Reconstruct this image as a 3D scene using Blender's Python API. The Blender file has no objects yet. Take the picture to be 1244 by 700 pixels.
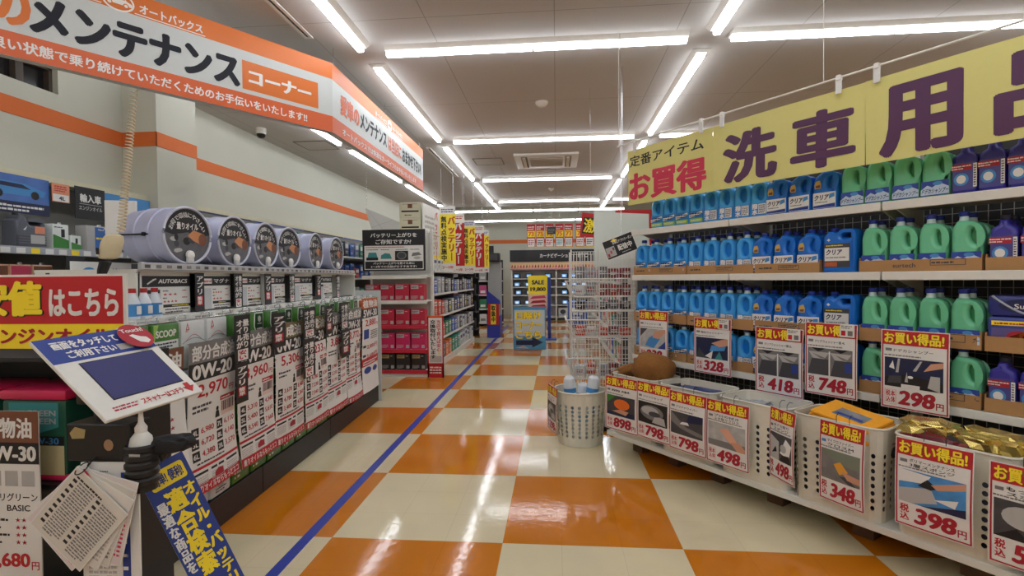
import bpy, bmesh, math, random
from mathutils import Vector, Matrix
sc = bpy.context.scene
C = sc.collection
rnd = random.Random(7)

# ---------------------------------------------------------------- camera, world, exposure
F, CAM_H = 629.0, 1.377
def _dc(u, v): return Vector(((u-622)/F, -(v-350)/F, -1.0))
_yc = _dc(676, 337).normalized()
_zc = _dc(776, 336).cross(_yc).normalized()
_xc = _yc.cross(_zc)
ROT = Matrix((_xc, _yc, _zc))
CAM = Vector((0, 0, CAM_H))
cam = bpy.data.objects.new('camera', bpy.data.cameras.new('camera')); C.objects.link(cam)
cam.data.sensor_width = 36.0
cam.data.lens = F*36/1244
cam.data.clip_start = 0.02
cam.matrix_world = Matrix.Translation(CAM) @ ROT.to_4x4()
sc.camera = cam
def at(u, v, y):                       # the point on the sight line of a photo pixel at depth y
    d = ROT @ _dc(u, v); return CAM + d*(y/d.y)
def atx(u, v, x):
    d = ROT @ _dc(u, v); return CAM + d*(x/d.x)

w = bpy.data.worlds.new('world'); sc.world = w; w.use_nodes = True
w.node_tree.nodes['Background'].inputs[0].default_value = (.05, .05, .05, 1)
sc.view_settings.view_transform = 'Standard'
sc.view_settings.look = 'None'
sc.view_settings.gamma = 1
sc.view_settings.use_curve_mapping = False
sc.view_settings.exposure = 0.0
LAMP = 15.0
CEIL = 3.36

# ---------------------------------------------------------------- materials
def lin(c):
    return tuple(((x/255)/12.92 if x/255 <= .04045 else ((x/255+.055)/1.055)**2.4) for x in c)
_m = {}
def mat(name, c=(200, 200, 200), rough=.5, metal=0.0, emit=0, noise=.06, nscale=30, alpha=1, spec=.5, trans=0):
    if name in _m: return _m[name]
    m = bpy.data.materials.new(name); m.use_nodes = True; _m[name] = m
    nt = m.node_tree; b = nt.nodes['Principled BSDF']; l = lin(c)
    b.inputs['Base Color'].default_value = (*l, 1)
    b.inputs['Roughness'].default_value = rough; b.inputs['Metallic'].default_value = metal
    b.inputs['Specular IOR Level'].default_value = spec
    if trans: b.inputs['Transmission Weight'].default_value = trans
    if emit:
        b.inputs['Emission Color'].default_value = (*l, 1); b.inputs['Emission Strength'].default_value = emit
    elif noise:
        n = nt.nodes.new('ShaderNodeTexNoise'); n.inputs['Scale'].default_value = nscale; n.inputs['Detail'].default_value = 2
        tc = nt.nodes.new('ShaderNodeTexCoord'); nt.links.new(tc.outputs['Object'], n.inputs['Vector'])
        r = nt.nodes.new('ShaderNodeMix'); r.data_type = 'RGBA'
        r.inputs['A'].default_value = (*[x*(1-noise) for x in l], 1); r.inputs['B'].default_value = (*[min(1, x*(1+noise)) for x in l], 1)
        nt.links.new(n.outputs['Fac'], r.inputs['Factor']); nt.links.new(r.outputs['Result'], b.inputs['Base Color'])
    return m
def ink(name, c): return mat(name, c, .55, noise=0)
PAPER = mat('white_paper', (226, 224, 218), .55, noise=.02)
BLACK = ink('black_ink', (24, 23, 25)); WHITE = ink('white_ink', (228, 226, 220)); RED = ink('red_ink', (190, 28, 36))
DRED = ink('dark_red_ink', (170, 25, 45)); YEL = ink('yellow_ink', (250, 222, 40)); GREY = ink('grey_ink', (120, 118, 116))
LGREY = ink('light_grey_ink', (178, 176, 172)); ORA = ink('orange_ink', (232, 112, 32)); BLUE = ink('blue_ink', (38, 62, 140))
GRN = ink('green_ink', (60, 130, 50)); BRN = ink('brown_ink', (120, 72, 48)); PUR = ink('purple_ink', (82, 40, 78))
CYAN = ink('cyan_ink', (70, 140, 200)); SKIN = ink('skin_print', (205, 150, 120)); PINK = ink('pink_ink', (206, 60, 92)); DGREY = ink('dark_grey_ink', (66, 66, 70))
OLIVE = ink('olive_ink', (122, 104, 66)); TEAL = ink('teal_ink', (60, 140, 140)); NAVY = ink('navy_ink', (26, 34, 70)); ORB = ink('orange_brown_ink', (190, 92, 40))
STEEL = mat('painted_white_steel', (222, 220, 210), .4); CHROME = mat('bright_metal', (200, 200, 200), .25, 1, noise=.03)
BLK = mat('black_plastic', (28, 28, 30), .4); DARK = mat('dark_grey_paint', (52, 54, 58), .5)
CREAM = mat('cream_paint', (216, 208, 178), .5); WOOD = mat('dark_wood_block', (96, 68, 46), .7, noise=.25)
CARD = mat('brown_cardboard', (176, 132, 84), .8, noise=.08); WIRE = mat('white_wire', (226, 224, 216), .4)
BASK = mat('off_white_plastic', (222, 216, 198), .4)

def wall_mat():
    return mat('wall_paint', (206, 204, 188), .8, noise=.02, nscale=3)
def floor_mat():
    m = bpy.data.materials.new('checker_vinyl_floor'); m.use_nodes = True; nt = m.node_tree; b = nt.nodes['Principled BSDF']
    N = nt.nodes.new; L = nt.links.new
    g = N('ShaderNodeNewGeometry'); mp = N('ShaderNodeMapping'); L(g.outputs['Position'], mp.inputs['Vector'])
    mp.inputs['Location'].default_value = (.29/.915, -2.645/.915, 1.5); mp.inputs['Scale'].default_value = (1/.915, 1/.915, 1)
    ck = N('ShaderNodeTexChecker'); ck.inputs['Scale'].default_value = 1; L(mp.outputs[0], ck.inputs['Vector'])
    ck.inputs['Color1'].default_value = (*lin((216, 128, 22)), 1); ck.inputs['Color2'].default_value = (*lin((232, 218, 180)), 1)
    sv = N('ShaderNodeVectorMath'); sv.operation = 'SCALE'; sv.inputs['Scale'].default_value = 3; L(mp.outputs[0], sv.inputs[0])
    fr = N('ShaderNodeVectorMath'); fr.operation = 'FRACTION'; L(sv.outputs[0], fr.inputs[0])
    sx = N('ShaderNodeSeparateXYZ'); L(fr.outputs[0], sx.inputs[0])
    a = N('ShaderNodeMath'); a.operation = 'LESS_THAN'; a.inputs[1].default_value = .008; L(sx.outputs['X'], a.inputs[0])
    c = N('ShaderNodeMath'); c.operation = 'LESS_THAN'; c.inputs[1].default_value = .008; L(sx.outputs['Y'], c.inputs[0])
    mx = N('ShaderNodeMath'); mx.operation = 'MAXIMUM'; L(a.outputs[0], mx.inputs[0]); L(c.outputs[0], mx.inputs[1])
    nz = N('ShaderNodeTexNoise'); nz.inputs['Scale'].default_value = 2.2; nz.inputs['Detail'].default_value = 6; L(g.outputs['Position'], nz.inputs['Vector'])
    mm = N('ShaderNodeMath'); mm.operation = 'MULTIPLY'; mm.inputs[1].default_value = .3; L(mx.outputs[0], mm.inputs[0])
    s1 = N('ShaderNodeMix'); s1.data_type = 'RGBA'; s1.blend_type = 'MULTIPLY'; L(mm.outputs[0], s1.inputs['Factor']); L(ck.outputs['Color'], s1.inputs['A']); s1.inputs['B'].default_value = (.45, .4, .35, 1)
    s2 = N('ShaderNodeMix'); s2.data_type = 'RGBA'; s2.blend_type = 'MULTIPLY'; s2.inputs['Factor'].default_value = .22; L(s1.outputs['Result'], s2.inputs['A']); L(nz.outputs['Fac'], s2.inputs['B'])
    L(s2.outputs['Result'], b.inputs['Base Color'])
    b.inputs['Roughness'].default_value = .075; b.inputs['Specular IOR Level'].default_value = .42
    n2 = N('ShaderNodeTexNoise'); n2.inputs['Scale'].default_value = 26; n2.inputs['Detail'].default_value = 3; L(g.outputs['Position'], n2.inputs['Vector'])
    bp = N('ShaderNodeBump'); bp.inputs['Strength'].default_value = .12; bp.inputs['Distance'].default_value = .004; L(n2.outputs['Fac'], bp.inputs['Height']); L(bp.outputs[0], b.inputs['Normal'])
    return m
def ceil_mat():
    m = mat('speckled_ceiling_board', (194, 190, 184), .9, noise=.06, nscale=160); nt = m.node_tree; b = nt.nodes['Principled BSDF']
    N = nt.nodes.new; L = nt.links.new
    src = b.inputs['Base Color'].links[0].from_socket
    g = N('ShaderNodeNewGeometry'); br = N('ShaderNodeTexBrick'); L(g.outputs['Position'], br.inputs['Vector'])
    br.inputs['Scale'].default_value = 1; br.inputs['Brick Width'].default_value = .98; br.inputs['Row Height'].default_value = 1.95; br.offset = 0
    br.inputs['Mortar Size'].default_value = .004; br.inputs['Color1'].default_value = br.inputs['Color2'].default_value = (1, 1, 1, 1); br.inputs['Mortar'].default_value = (.62, .62, .6, 1)
    mx = N('ShaderNodeMix'); mx.data_type = 'RGBA'; mx.blend_type = 'MULTIPLY'; mx.inputs['Factor'].default_value = 1
    L(src, mx.inputs['A']); L(br.outputs['Color'], mx.inputs['B']); L(mx.outputs['Result'], b.inputs['Base Color'])
    return m

# ---------------------------------------------------------------- mesh helpers
_glyph = {}
def glyphs(s):
    if s in _glyph: return _glyph[s]
    c = bpy.data.curves.new('t', 'FONT'); c.body = s; c.resolution_u = 3
    o = bpy.data.objects.new('t', c); C.objects.link(o)
    dg = bpy.context.evaluated_depsgraph_get(); e = o.evaluated_get(dg); me = e.to_mesh()
    r = ([(v.co.x, v.co.y) for v in me.vertices], [tuple(p.vertices) for p in me.polygons])
    e.to_mesh_clear(); bpy.data.objects.remove(o); bpy.data.curves.remove(c); _glyph[s] = r
    return r
def solid2d(outlines, depth, bevel, res=2):
    """rounded slab from closed outlines (first outer, others holes) in the xz plane, y in -depth/2..depth/2"""
    c = bpy.data.curves.new('s', 'CURVE'); c.dimensions = '2D'; c.fill_mode = 'BOTH'
    c.extrude = max(depth/2-bevel, .0001); c.bevel_depth = bevel; c.bevel_resolution = res; c.offset = -bevel
    for pts in outlines:
        sp = c.splines.new('POLY'); sp.points.add(len(pts)-1); sp.use_cyclic_u = True
        for p, q in zip(sp.points, pts): p.co = (q[0], q[1], 0, 1)
    o = bpy.data.objects.new('s', c); C.objects.link(o)
    dg = bpy.context.evaluated_depsgraph_get(); e = o.evaluated_get(dg); me = e.to_mesh()
    r = ([(v.co.x, -v.co.z, v.co.y) for v in me.vertices], [tuple(p.vertices) for p in me.polygons])
    e.to_mesh_clear(); bpy.data.objects.remove(o); bpy.data.curves.remove(c)
    return r
def ell(cx, cz, rx, rz, n=16, tilt=0):
    ct, st = math.cos(tilt), math.sin(tilt)
    return [(cx+rx*math.cos(a)*ct-rz*math.sin(a)*st, cz+rx*math.cos(a)*st+rz*math.sin(a)*ct) for a in [2*math.pi*i/n for i in range(n)]]
def rrect(x0, x1, z0, z1, r, n=4):
    out = []
    for cx, cz, a0 in ((x1-r, z0+r, -90), (x1-r, z1-r, 0), (x0+r, z1-r, 90), (x0+r, z0+r, 180)):
        for i in range(n+1):
            a = math.radians(a0+90*i/n); out.append((cx+r*math.cos(a), cz+r*math.sin(a)))
    return out
class MB:
    def __init__(s): s.v = []; s.f = []; s.mi = []; s.ms = []; s.X = None; s.bend = None
    def m(s, m):
        if m not in s.ms: s.ms.append(m)
        return s.ms.index(m)
    def add(s, vs, fs, m):
        o = len(s.v); k = s.m(m)
        for p in vs:
            p = Vector(p)
            if s.bend: p = s.bend(p)
            if s.X: p = s.X @ p
            s.v.append(p)
        for f in fs: s.f.append([i+o for i in f]); s.mi.append(k)
        return s
    def rect(s, x0, x1, z0, z1, m, y=0, nx=1, nz=1):
        vs = [(x0+(x1-x0)*i/nx, y, z0+(z1-z0)*j/nz) for j in range(nz+1) for i in range(nx+1)]
        fs = [(j*(nx+1)+i, j*(nx+1)+i+1, (j+1)*(nx+1)+i+1, (j+1)*(nx+1)+i) for j in range(nz) for i in range(nx)]
        return s.add(vs, fs, m)
    def cells(s, pts, m, y, st=.03):
        """a polygon cut into small cells so that it follows a bent sheet"""
        def clip(p, ax, v, up):
            out = []
            for i in range(len(p)):
                a, c = p[i-1], p[i]; ia = (a[ax] >= v) == up or a[ax] == v; ic = (c[ax] >= v) == up or c[ax] == v
                if ia != ic: f = (v-a[ax])/(c[ax]-a[ax]); out.append((a[0]+(c[0]-a[0])*f, a[1]+(c[1]-a[1])*f))
                if ic: out.append(c)
            return out
        z = min(p[1] for p in pts); z1 = max(p[1] for p in pts)
        while z < z1-1e-6:
            row = clip(clip(pts, 1, z, True), 1, z+st, False)
            if len(row) > 2:
                x = min(p[0] for p in row); x1 = max(p[0] for p in row)
                while x < x1-1e-6:
                    c = clip(clip(row, 0, x, True), 0, x+st, False)
                    if len(c) > 2: s.add([(p[0], y, p[1]) for p in c], [tuple(range(len(c)))], m)
                    x += st
            z += st
        return s
    def poly(s, pts, m, y=0):
        if s.bend and max(max(p[0] for p in pts)-min(p[0] for p in pts), max(p[1] for p in pts)-min(p[1] for p in pts)) > .03: return s.cells(pts, m, y)
        return s.add([(p[0], y, p[1]) for p in pts], [tuple(range(len(pts)))], m)
    def box(s, x0, x1, y0, y1, z0, z1, m, b=0):
        if b <= 0:
            vs = [(x, y, z) for z in (z0, z1) for y in (y0, y1) for x in (x0, x1)]
            return s.add(vs, [(0, 2, 3, 1), (4, 5, 7, 6), (0, 1, 5, 4), (2, 6, 7, 3), (0, 4, 6, 2), (1, 3, 7, 5)], m)
        bm = bmesh.new(); bmesh.ops.create_cube(bm, size=1)
        for v in bm.verts: v.co = Vector((x0 if v.co.x < 0 else x1, y0 if v.co.y < 0 else y1, z0 if v.co.z < 0 else z1))
        bmesh.ops.bevel(bm, geom=bm.edges[:], offset=b, segments=2 if b > .004 else 1, affect='EDGES', profile=.5)
        bm.verts.index_update(); s.add([v.co.copy() for v in bm.verts], [[v.index for v in f.verts] for f in bm.faces], m); bm.free(); return s
    def loop(s, rings, m, close=True, caps=True):
        n = len(rings[0]); vs = [p for r in rings for p in r]; fs = []
        for j in range(len(rings)-1):
            for i in range(n if close else n-1):
                k = (i+1) % n; fs.append((j*n+i, j*n+k, (j+1)*n+k, (j+1)*n+i))
        if caps: fs.append(tuple(range(n-1, -1, -1))); fs.append(tuple(range((len(rings)-1)*n, len(rings)*n)))
        return s.add(vs, fs, m)
    def lathe(s, prof, m, n=20, c=(0, 0, 0), axis='z', caps=True):
        rings = []
        for r, h in prof:
            ring = []
            for i in range(n):
                a = 2*math.pi*i/n; x, y = r*math.cos(a), r*math.sin(a)
                p = (x, y, h) if axis == 'z' else ((x, -h, y) if axis == 'y' else (h, x, y))
                ring.append((p[0]+c[0], p[1]+c[1], p[2]+c[2]))
            rings.append(ring)
        return s.loop(rings, m, True, caps)
    def tube(s, pts, r, m, n=6, closed=False):
        pts = [Vector(p) for p in pts]; rings = []; up = Vector((0, 0, 1))
        for i, p in enumerate(pts):
            if closed: t = pts[(i+1) % len(pts)]-pts[i-1]
            else: t = pts[min(i+1, len(pts)-1)]-pts[max(i-1, 0)]
            t.normalize(); a = t.cross(up)
            if a.length < .05: a = t.cross(Vector((1, 0, 0)))
            a.normalize(); b = a.cross(t)
            rr = r[i] if isinstance(r, (list, tuple)) else r
            rings.append([p+a*(rr*math.cos(2*math.pi*k/n))+b*(rr*math.sin(2*math.pi*k/n)) for k in range(n)])
        if closed: rings.append(rings[0])
        return s.loop(rings, m, True, not closed)
    def bar(s, a, b, r, m, n=6): return s.tube([a, b], r, m, n)
    def text(s, t, x, z, w, h, m, y=-.001, bold=.02, shear=0):
        """lettering fitted to the box x..x+w, z..z+h on the front (-y) side"""
        vs, fs = glyphs(t)
        xs = [p[0] for p in vs]; zs = [p[1] for p in vs]; x0, x1, z0, z1 = min(xs)-bold, max(xs)+bold, min(zs)-bold*.62, max(zs)+bold*.62
        kx, kz = w/max(x1-x0, 1e-6), h/max(z1-z0, 1e-6)
        n = 0 if bold <= 0 else (6 if h < .1 else 12)
        offs = [(0, 0)] if (bold <= 0 or bold > .04) else []
        offs += [(bold*math.cos(6.2832*(i+.5)/n), bold*.62*math.sin(6.2832*(i+.5)/n)) for i in range(n)]
        for j, (ox, oz) in enumerate(offs):
            s.add([(x+(p[0]+ox-x0)*kx+shear*(p[1]+oz-z0)*kz, y-.00006*j, z+(p[1]+oz-z0)*kz) for p in vs], fs, m)
        return s
    def vtext(s, t, x, z, cw, ch, m, y=-.001, bold=.02):
        """vertical lettering, one square per character, going down from the top left x, z"""
        for i, c in enumerate(t):
            if c == ' ': continue
            vs, fs = glyphs(c); zc = z-ch*(i+.5); xc = x+cw/2
            adv = 1.0 if ord(c) > 255 else .6
            for j, (ox, oz) in enumerate(((-bold, -bold*.5), (bold, -bold*.5), (-bold, bold*.5), (bold, bold*.5), (0, 0))):
                pts = []
                for p in vs:
                    a, b = p[0]-adv/2+ox, p[1]-.38+oz
                    if c in 'ー−〜': a, b = b, -a
                    pts.append((xc+a*cw, y-.00006*j, zc+b*ch))
                s.add(pts, fs, m)
        return s
    def fine(s, x, z, w, h, m, y=-.0008, rows=3, seed=1):
        """print too fine to read: rows of short uneven dashes"""
        r = random.Random(seed); rh = h/rows
        for j in range(rows):
            px = x; end = x+w*(1 if j < rows-1 else r.uniform(.6, 1))
            while px < end:
                d = min(r.uniform(.5, 1.6)*rh, end-px)
                zz = z+h-(j+.8)*rh
                s.rect(px, px+d*.85, zz, zz+rh*.58*r.uniform(.7, 1), m, y); px += d*1.02
        return s
    def build(s, name, parent=None, loc=(0, 0, 0), rz=0, rot=None, smooth=35):
        me = bpy.data.meshes.new(name); me.from_pydata([tuple(p) for p in s.v], [], s.f)
        for m in s.ms: me.materials.append(m)
        me.polygons.foreach_set('material_index', s.mi)
        if smooth:
            me.polygons.foreach_set('use_smooth', [True]*len(me.polygons)); me.set_sharp_from_angle(angle=math.radians(smooth))
        me.update()
        o = bpy.data.objects.new(name, me); C.objects.link(o); o.location = loc
        o.rotation_euler = rot if rot else (0, 0, rz)
        if parent: o.parent = parent
        return o
def tag(o, label, cat, group=None):
    o['label'] = label; o['category'] = cat
    if group: o['group'] = group
    return o
def thing(name, label, cat, loc=(0, 0, 0), rz=0, group=None):
    o = bpy.data.objects.new(name, None); C.objects.link(o); o.location = loc; o.rotation_euler = (0, 0, rz); o.empty_display_size = .05
    return tag(o, label, cat, group)
def struct(name, mb, **k):
    o = mb.build(name, **k); o['kind'] = 'structure'; return o
_kids = {}
def kids(o):
    if o.name not in _kids: _kids[o.name] = [x for x in C.objects if x.parent == o]
    return _kids[o.name]
def dup(o, loc, rz=None, label=None, group=None):
    c = o.copy(); C.objects.link(c); c.location = loc
    if rz is not None: c.rotation_euler = (0, 0, rz)
    for ch in kids(o):
        d = ch.copy(); C.objects.link(d); d.parent = c
        for q in kids(ch):
            e = q.copy(); C.objects.link(e); e.parent = d
    if label: c['label'] = label
    if group: c['group'] = group
    return c
ORD = ['first', 'second', 'third', 'fourth', 'fifth', 'sixth', 'seventh', 'eighth', 'ninth', 'tenth', 'eleventh', 'twelfth', 'thirteenth', 'fourteenth', 'fifteenth', 'sixteenth', 'seventeenth', 'eighteenth', 'nineteenth', 'twentieth']

# ---------------------------------------------------------------- the room
WALL = wall_mat(); STRIPE = mat('orange_wall_stripe', (222, 112, 48), .7, noise=.03)
XL, XR, YF, YB = -4.1, 7.0, -8.0, 19.3
b = MB(); b.box(XL-.1, XR+.1, YF-.1, YB+.1, -.1, 0, floor_mat()); struct('floor', b, smooth=0)
b = MB(); b.box(XL-.1, XR+.1, YF-.1, 14.3, CEIL, CEIL+.1, ceil_mat()); struct('ceiling', b, smooth=0)
b = MB(); b.box(XL-.1, XR+.1, 14.2, 14.3, CEIL+.1, 4.3, WALL); b.box(XL-.1, XR+.1, 14.3, YB+.1, 4.3, 4.4, WALL); struct('ceiling', b, smooth=0)
b = MB()
wy0, wy1, wz0, wz1 = 2.9, 3.985, 2.93, 3.14
b.box(XL-.15, XL, YF, wy0, 0, 4.3, WALL); b.box(XL-.15, XL, wy1, YB, 0, 4.3, WALL)
b.box(XL-.15, XL, wy0, wy1, 0, wz0, WALL); b.box(XL-.15, XL, wy0, wy1, wz1, 4.3, WALL); b.box(XL-.15, XL-.12, wy0, wy1, wz0, wz1, WALL)
b.box(XL, -3.75, 4.61, 5.15, 0, CEIL, WALL); struct('wall_left', b, smooth=0)
b = MB(); b.box(XL-.1, XR+.1, YB, YB+.1, 0, 4.3, WALL); struct('wall_back', b, smooth=0)
b = MB(); b.box(XR, XR+.1, YF, YB, 0, 4.3, WALL); struct('wall_right', b, smooth=0)
b = MB(); b.box(XL-.1, XR+.1, YF-.1, YF, 0, CEIL, WALL); struct('wall_front', b, smooth=0)
b = MB(); b.rect(-.5, .5, 0, .17, DARK); q = MB()
wd = mat('dark_window_frame', (74, 62, 52), .5); wg = mat('dark_glass', (30, 26, 26), .15)
for y0, y1 in ((wy0, 3.3), (3.3, 3.72), (3.72, wy1)):
    q.box(XL-.119, XL-.1, y0+.03, y1-.03, wz0+.02, wz1-.02, wg)
    q.box(XL-.119, XL-.05, y0, y0+.03, wz0, wz1, wd); q.box(XL-.119, XL-.05, y1-.03, y1, wz0, wz1, wd)
q.box(XL-.119, XL-.05, wy0, wy1, wz0, wz0+.02, wd); q.box(XL-.119, XL-.05, wy0, wy1, wz1-.02, wz1, wd)
struct('window_1', q, smooth=0)
b = MB()
b.box(XL, XL+.006, YF, 4.61, 2.655, 2.79, STRIPE); b.box(XL, -3.744, 4.604, 4.61, 2.655, 2.79, STRIPE); b.box(-3.75, -3.744, 4.604, 5.156, 2.655, 2.79, STRIPE)
b.box(XL, -3.744, 5.15, 5.156, 2.655, 2.79, STRIPE); b.box(XL, XL+.006, 5.156, YB, 2.655, 2.79, STRIPE); struct('trim_1', b, smooth=0)
b = MB(); b.box(XL, XR, YB-.006, YB, 2.655, 2.79, STRIPE); struct('trim_2', b, smooth=0)
b = MB(); b.box(-4.1, -3.86, 2.0, 4.61, 2.14, 2.19, CREAM); b.box(-4.1, -3.86, 5.15, 12.0, 2.14, 2.19, CREAM); struct('trim_3', b, smooth=0)

# ---------------------------------------------------------------- ceiling lights
TUBE = mat('lit_tube', (240, 246, 255), .4, emit=LAMP, noise=0)
HOUS = mat('lamp_housing', (226, 222, 212), .5)
L0 = thing('ceiling_light', 'x', 'light', (0, 0, 0))
b = MB(); b.loop([[(-.635, -.085, 0), (-.635, .085, 0), (-.635, .045, -.03), (-.635, -.045, -.03)], [(.635, -.085, 0), (.635, .085, 0), (.635, .045, -.03), (.635, -.045, -.03)]], HOUS)
b.build('housing', L0, (0, 0, 0), smooth=0)
b = MB(); b.box(-.627, .627, -.026, .026, -.068, -.031, TUBE, .008); b.build('tube', L0, (0, 0, 0))
first = [True]
def lamp(x, y, rz, label, grp, z=CEIL):
    if first[0]:
        first[0] = False; L0.location = (x, y, z); L0.rotation_euler = (0, 0, rz); L0['label'] = label; L0['group'] = grp; return L0
    return dup(L0, (x, y, z), rz, label, grp)
COLS = [(-3.08, 'along the left wall', -3), (-1.63, 'above the left side of the aisle', -4), (1.285, 'above the right side of the aisle', -4), (4.2, 'above the right shelves', -4)]  # nearest bays, unseen behind camera and sign, are added as fill light
for x, where, k0 in COLS:
    for k in range(k0, 4):
        y0 = 4.69+2.93*k
        for h in (0, 1):
            n = (k-k0)*2+h
            yy = y0+.635+1.27*h
            if yy > 14.2: continue
            lamp(x, yy, math.pi/2, 'white strip light running lengthways %s, %s from the front' % (where, ORD[n]), 'lengthways strip lights')
for k in range(-4, 4):  # rows behind the camera are unseen, added to fill the shelf fronts
    y = 4.40+2.93*k
    for x0, where in ((-1.45, 'over the aisle'), (1.43, 'over the right shelves')):
        for h in (0, 1):
            lamp(x0+.635+1.27*h, y, 0, 'white crosswise strip light %s, %s half of the %s row' % (where, ('left', 'right')[h], ORD[k+4]), 'crosswise strip lights')
rods = mat('suspension_rod', (210, 210, 205), .4)
for y, nm in ((15.0, 'nearer'), (17.6, 'farther')):
    for i, x in enumerate((-2.6, -1.3, .0, 1.3)):
        o = lamp(x, y, 0, 'strip light hung under the raised back ceiling, %s row, %s from left' % (nm, ORD[i]), 'suspended strip lights', 3.36)
        for rx in (-.4, .4): r = MB(); r.bar((rx, 0, 0), (rx, 0, .94), .006, rods); r.build('suspension_rod', o)
# air conditioner, hatches, detector, slots, camera dome
t = thing('air_conditioner', 'white ceiling cassette air conditioner above the far aisle', 'air conditioner', (-.15, 8.8, CEIL))
acw = mat('ac_white', (222, 218, 208), .5); acd = mat('ac_grille', (120, 112, 98), .6)
b = MB(); b.box(-.52, .52, -.52, .52, -.035, 0, acw, .01); b.build('panel', t)
b = MB(); b.box(-.27, .27, -.3, .3, -.043, -.0355, acd)
for i in range(9): b.box(-.27, .27, -.3+.067*i, -.28+.067*i, -.05, -.043, acw)
b.build('intake_grille', t)
for s in (-1, 1):
    b = MB(); b.box(.36*s-.05, .36*s+.05, -.4, .4, -.042, -.0355, acd, .002); b.box(.36*s-.03, .36*s+.02, -.38, .38, -.055, -.042, acw); b.build('louver', t)
for i, (x, y, lb) in enumerate(((-1.13, 8.78, 'beside the air conditioner'), (-3.5, 7.4, 'near the left wall'))):
    b = MB(); b.box(-.23, .23, -.23, .23, -.008, 0, mat('hatch_board', (194, 190, 184), .9))
    for x0, x1, y0, y1 in ((-.245, .245, -.245, -.23), (-.245, .245, .23, .245), (-.245, -.23, -.23, .23), (.23, .245, -.23, .23)): b.box(x0, x1, y0, y1, -.012, 0, acd)
    tag(b.build('access_hatch', loc=(x, y, CEIL), smooth=0), 'square ceiling access hatch ' + lb, 'hatch')
b = MB(); b.lathe([(.07, 0), (.07, -.02), (.05, -.045), (.02, -.06)], acw, 20); tag(b.build('smoke_detector', loc=(-.15, 5.9, CEIL)), 'round smoke detector on the ceiling above the aisle', 'smoke detector')
b = MB(); b.lathe([(.06, 0), (.06, -.018), (.035, -.05), (.02, -.065)], acw, 20); tag(b.build('smoke_detector', loc=(-.1, 11.6, CEIL)), 'small smoke detector on the ceiling far down the aisle', 'smoke detector')
for y0, y1, lb in ((2.2, 4.1, 'above the overhead sign'), (7.77, 9.95, 'beyond the overhead sign')):
    b = MB(); b.box(-.035, -.012, 0, y1-y0, -.012, 0, acw); b.box(.012, .035, 0, y1-y0, -.012, 0, acw); b.box(-.012, .012, 0, y1-y0, -.004, 0, BLK); b.box(-.035, .035, -.02, 0, -.012, 0, acw); b.box(-.035, .035, y1-y0, y1-y0+.02, -.012, 0, acw)
    tag(b.build('air_slot', loc=(-1.92 if y0 > 5 else -2.0, y0, CEIL), smooth=0), 'long narrow air slot in the ceiling ' + lb, 'vent')
t = thing('security_camera', 'white dome security camera with dark lens near the left wall', 'camera', (-3.83, 6.5, CEIL))
b = MB(); b.lathe([(.065, 0), (.065, -.05), (.058, -.075)], acw, 20); b.build('mount', t)
b = MB(); b.lathe([(.056, -.072), (.052, -.1), (.036, -.122), (.01, -.13)], mat('smoked_dome', (20, 20, 22), .08), 20); b.build('dome', t)
# blue guide tape
b = MB(); b.add([(-1.335, -3, 0), (-1.275, -3, 0), (-1.375, 15, 0), (-1.435, 15, 0), (-1.335, -3, .0012), (-1.275, -3, .0012), (-1.375, 15, .0012), (-1.435, 15, .0012)],
                [(0, 3, 2, 1), (4, 5, 6, 7), (0, 1, 5, 4), (1, 2, 6, 5), (2, 3, 7, 6), (3, 0, 4, 7)], mat('blue_floor_tape', (34, 62, 168), .35))
tag(b.build('floor_tape', smooth=0), 'long blue guide tape stuck along the left side of the aisle floor', 'tape')

# ================================================================ RIGHT SHELVES (diagonal run of car wash goods)
GTH = math.radians(-52.93)                  # local x runs towards the near right, local y away from the aisle
GR = Matrix.Rotation(GTH, 4, 'Z')
def gl(s, d, z): return GR @ Vector((-s, d, z))
S0, S1 = .37, 3.07                          # near and far ends of the run
gt = thing('gondola_shelf', 'long white steel gondola full of blue and green bottles under the yellow banner', 'shelf', gl(0, 0, 0), GTH)
NET = mat('dark_back_panel', (58, 58, 60), .6)
b = MB(); b.box(-S1, -S0, 3.56, 3.6, .05, 2.25, NET)  # solid dark sheet for the dark depth behind the net, raised to hide lamps
b.build('back_panel', gt, smooth=0)
b = MB()
for i in range(55): b.box(-S1+.05*i, -S1+.05*i+.003, 3.548, 3.552, .2, 2.0, LGREY)
for i in range(36): b.box(-S1, -S0, 3.546, 3.549, .2+.05*i, .203+.05*i, LGREY)
b.build('back_net', gt, smooth=0)
for s in (3.07, 2.17, 1.27, .37):
    b = MB(); b.box(-s-.02, -s+.02, 3.5, 3.56, 0, 2.27, STEEL); b.build('upright', gt, smooth=0)
LV = [(1.75, .042), (1.385, .04), (.735, .038), (.2, .05)]
for z, th in LV:
    for k in range(3):
        b = MB(); x0, x1 = -S1+.9*k+.004, -S1+.9*(k+1)-.004
        b.box(x0, x1, 3.1, 3.5, z-.018, z, STEEL); b.box(x0, x1, 3.085, 3.1, z-th, z+.004, STEEL, .003)
        o = b.build('shelf', gt, smooth=0)
        if z > 1:
            for xx in (x0+.03, x1-.03):
                b = MB(); b.add([(xx-.004, 3.12, z-.018), (xx-.004, 3.5, z-.018), (xx-.004, 3.5, z-.12), (xx+.004, 3.12, z-.018), (xx+.004, 3.5, z-.018), (xx+.004, 3.5, z-.12)], [(0, 1, 2), (3, 5, 4), (0, 2, 5, 3), (1, 4, 5, 2), (0, 3, 4, 1)], STEEL); b.build('bracket', o, smooth=0)
b = MB(); b.box(-S1, -S0, 3.12, 3.5, 0, .148, BLK); b.build('kick_plate', gt, smooth=0)

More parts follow.
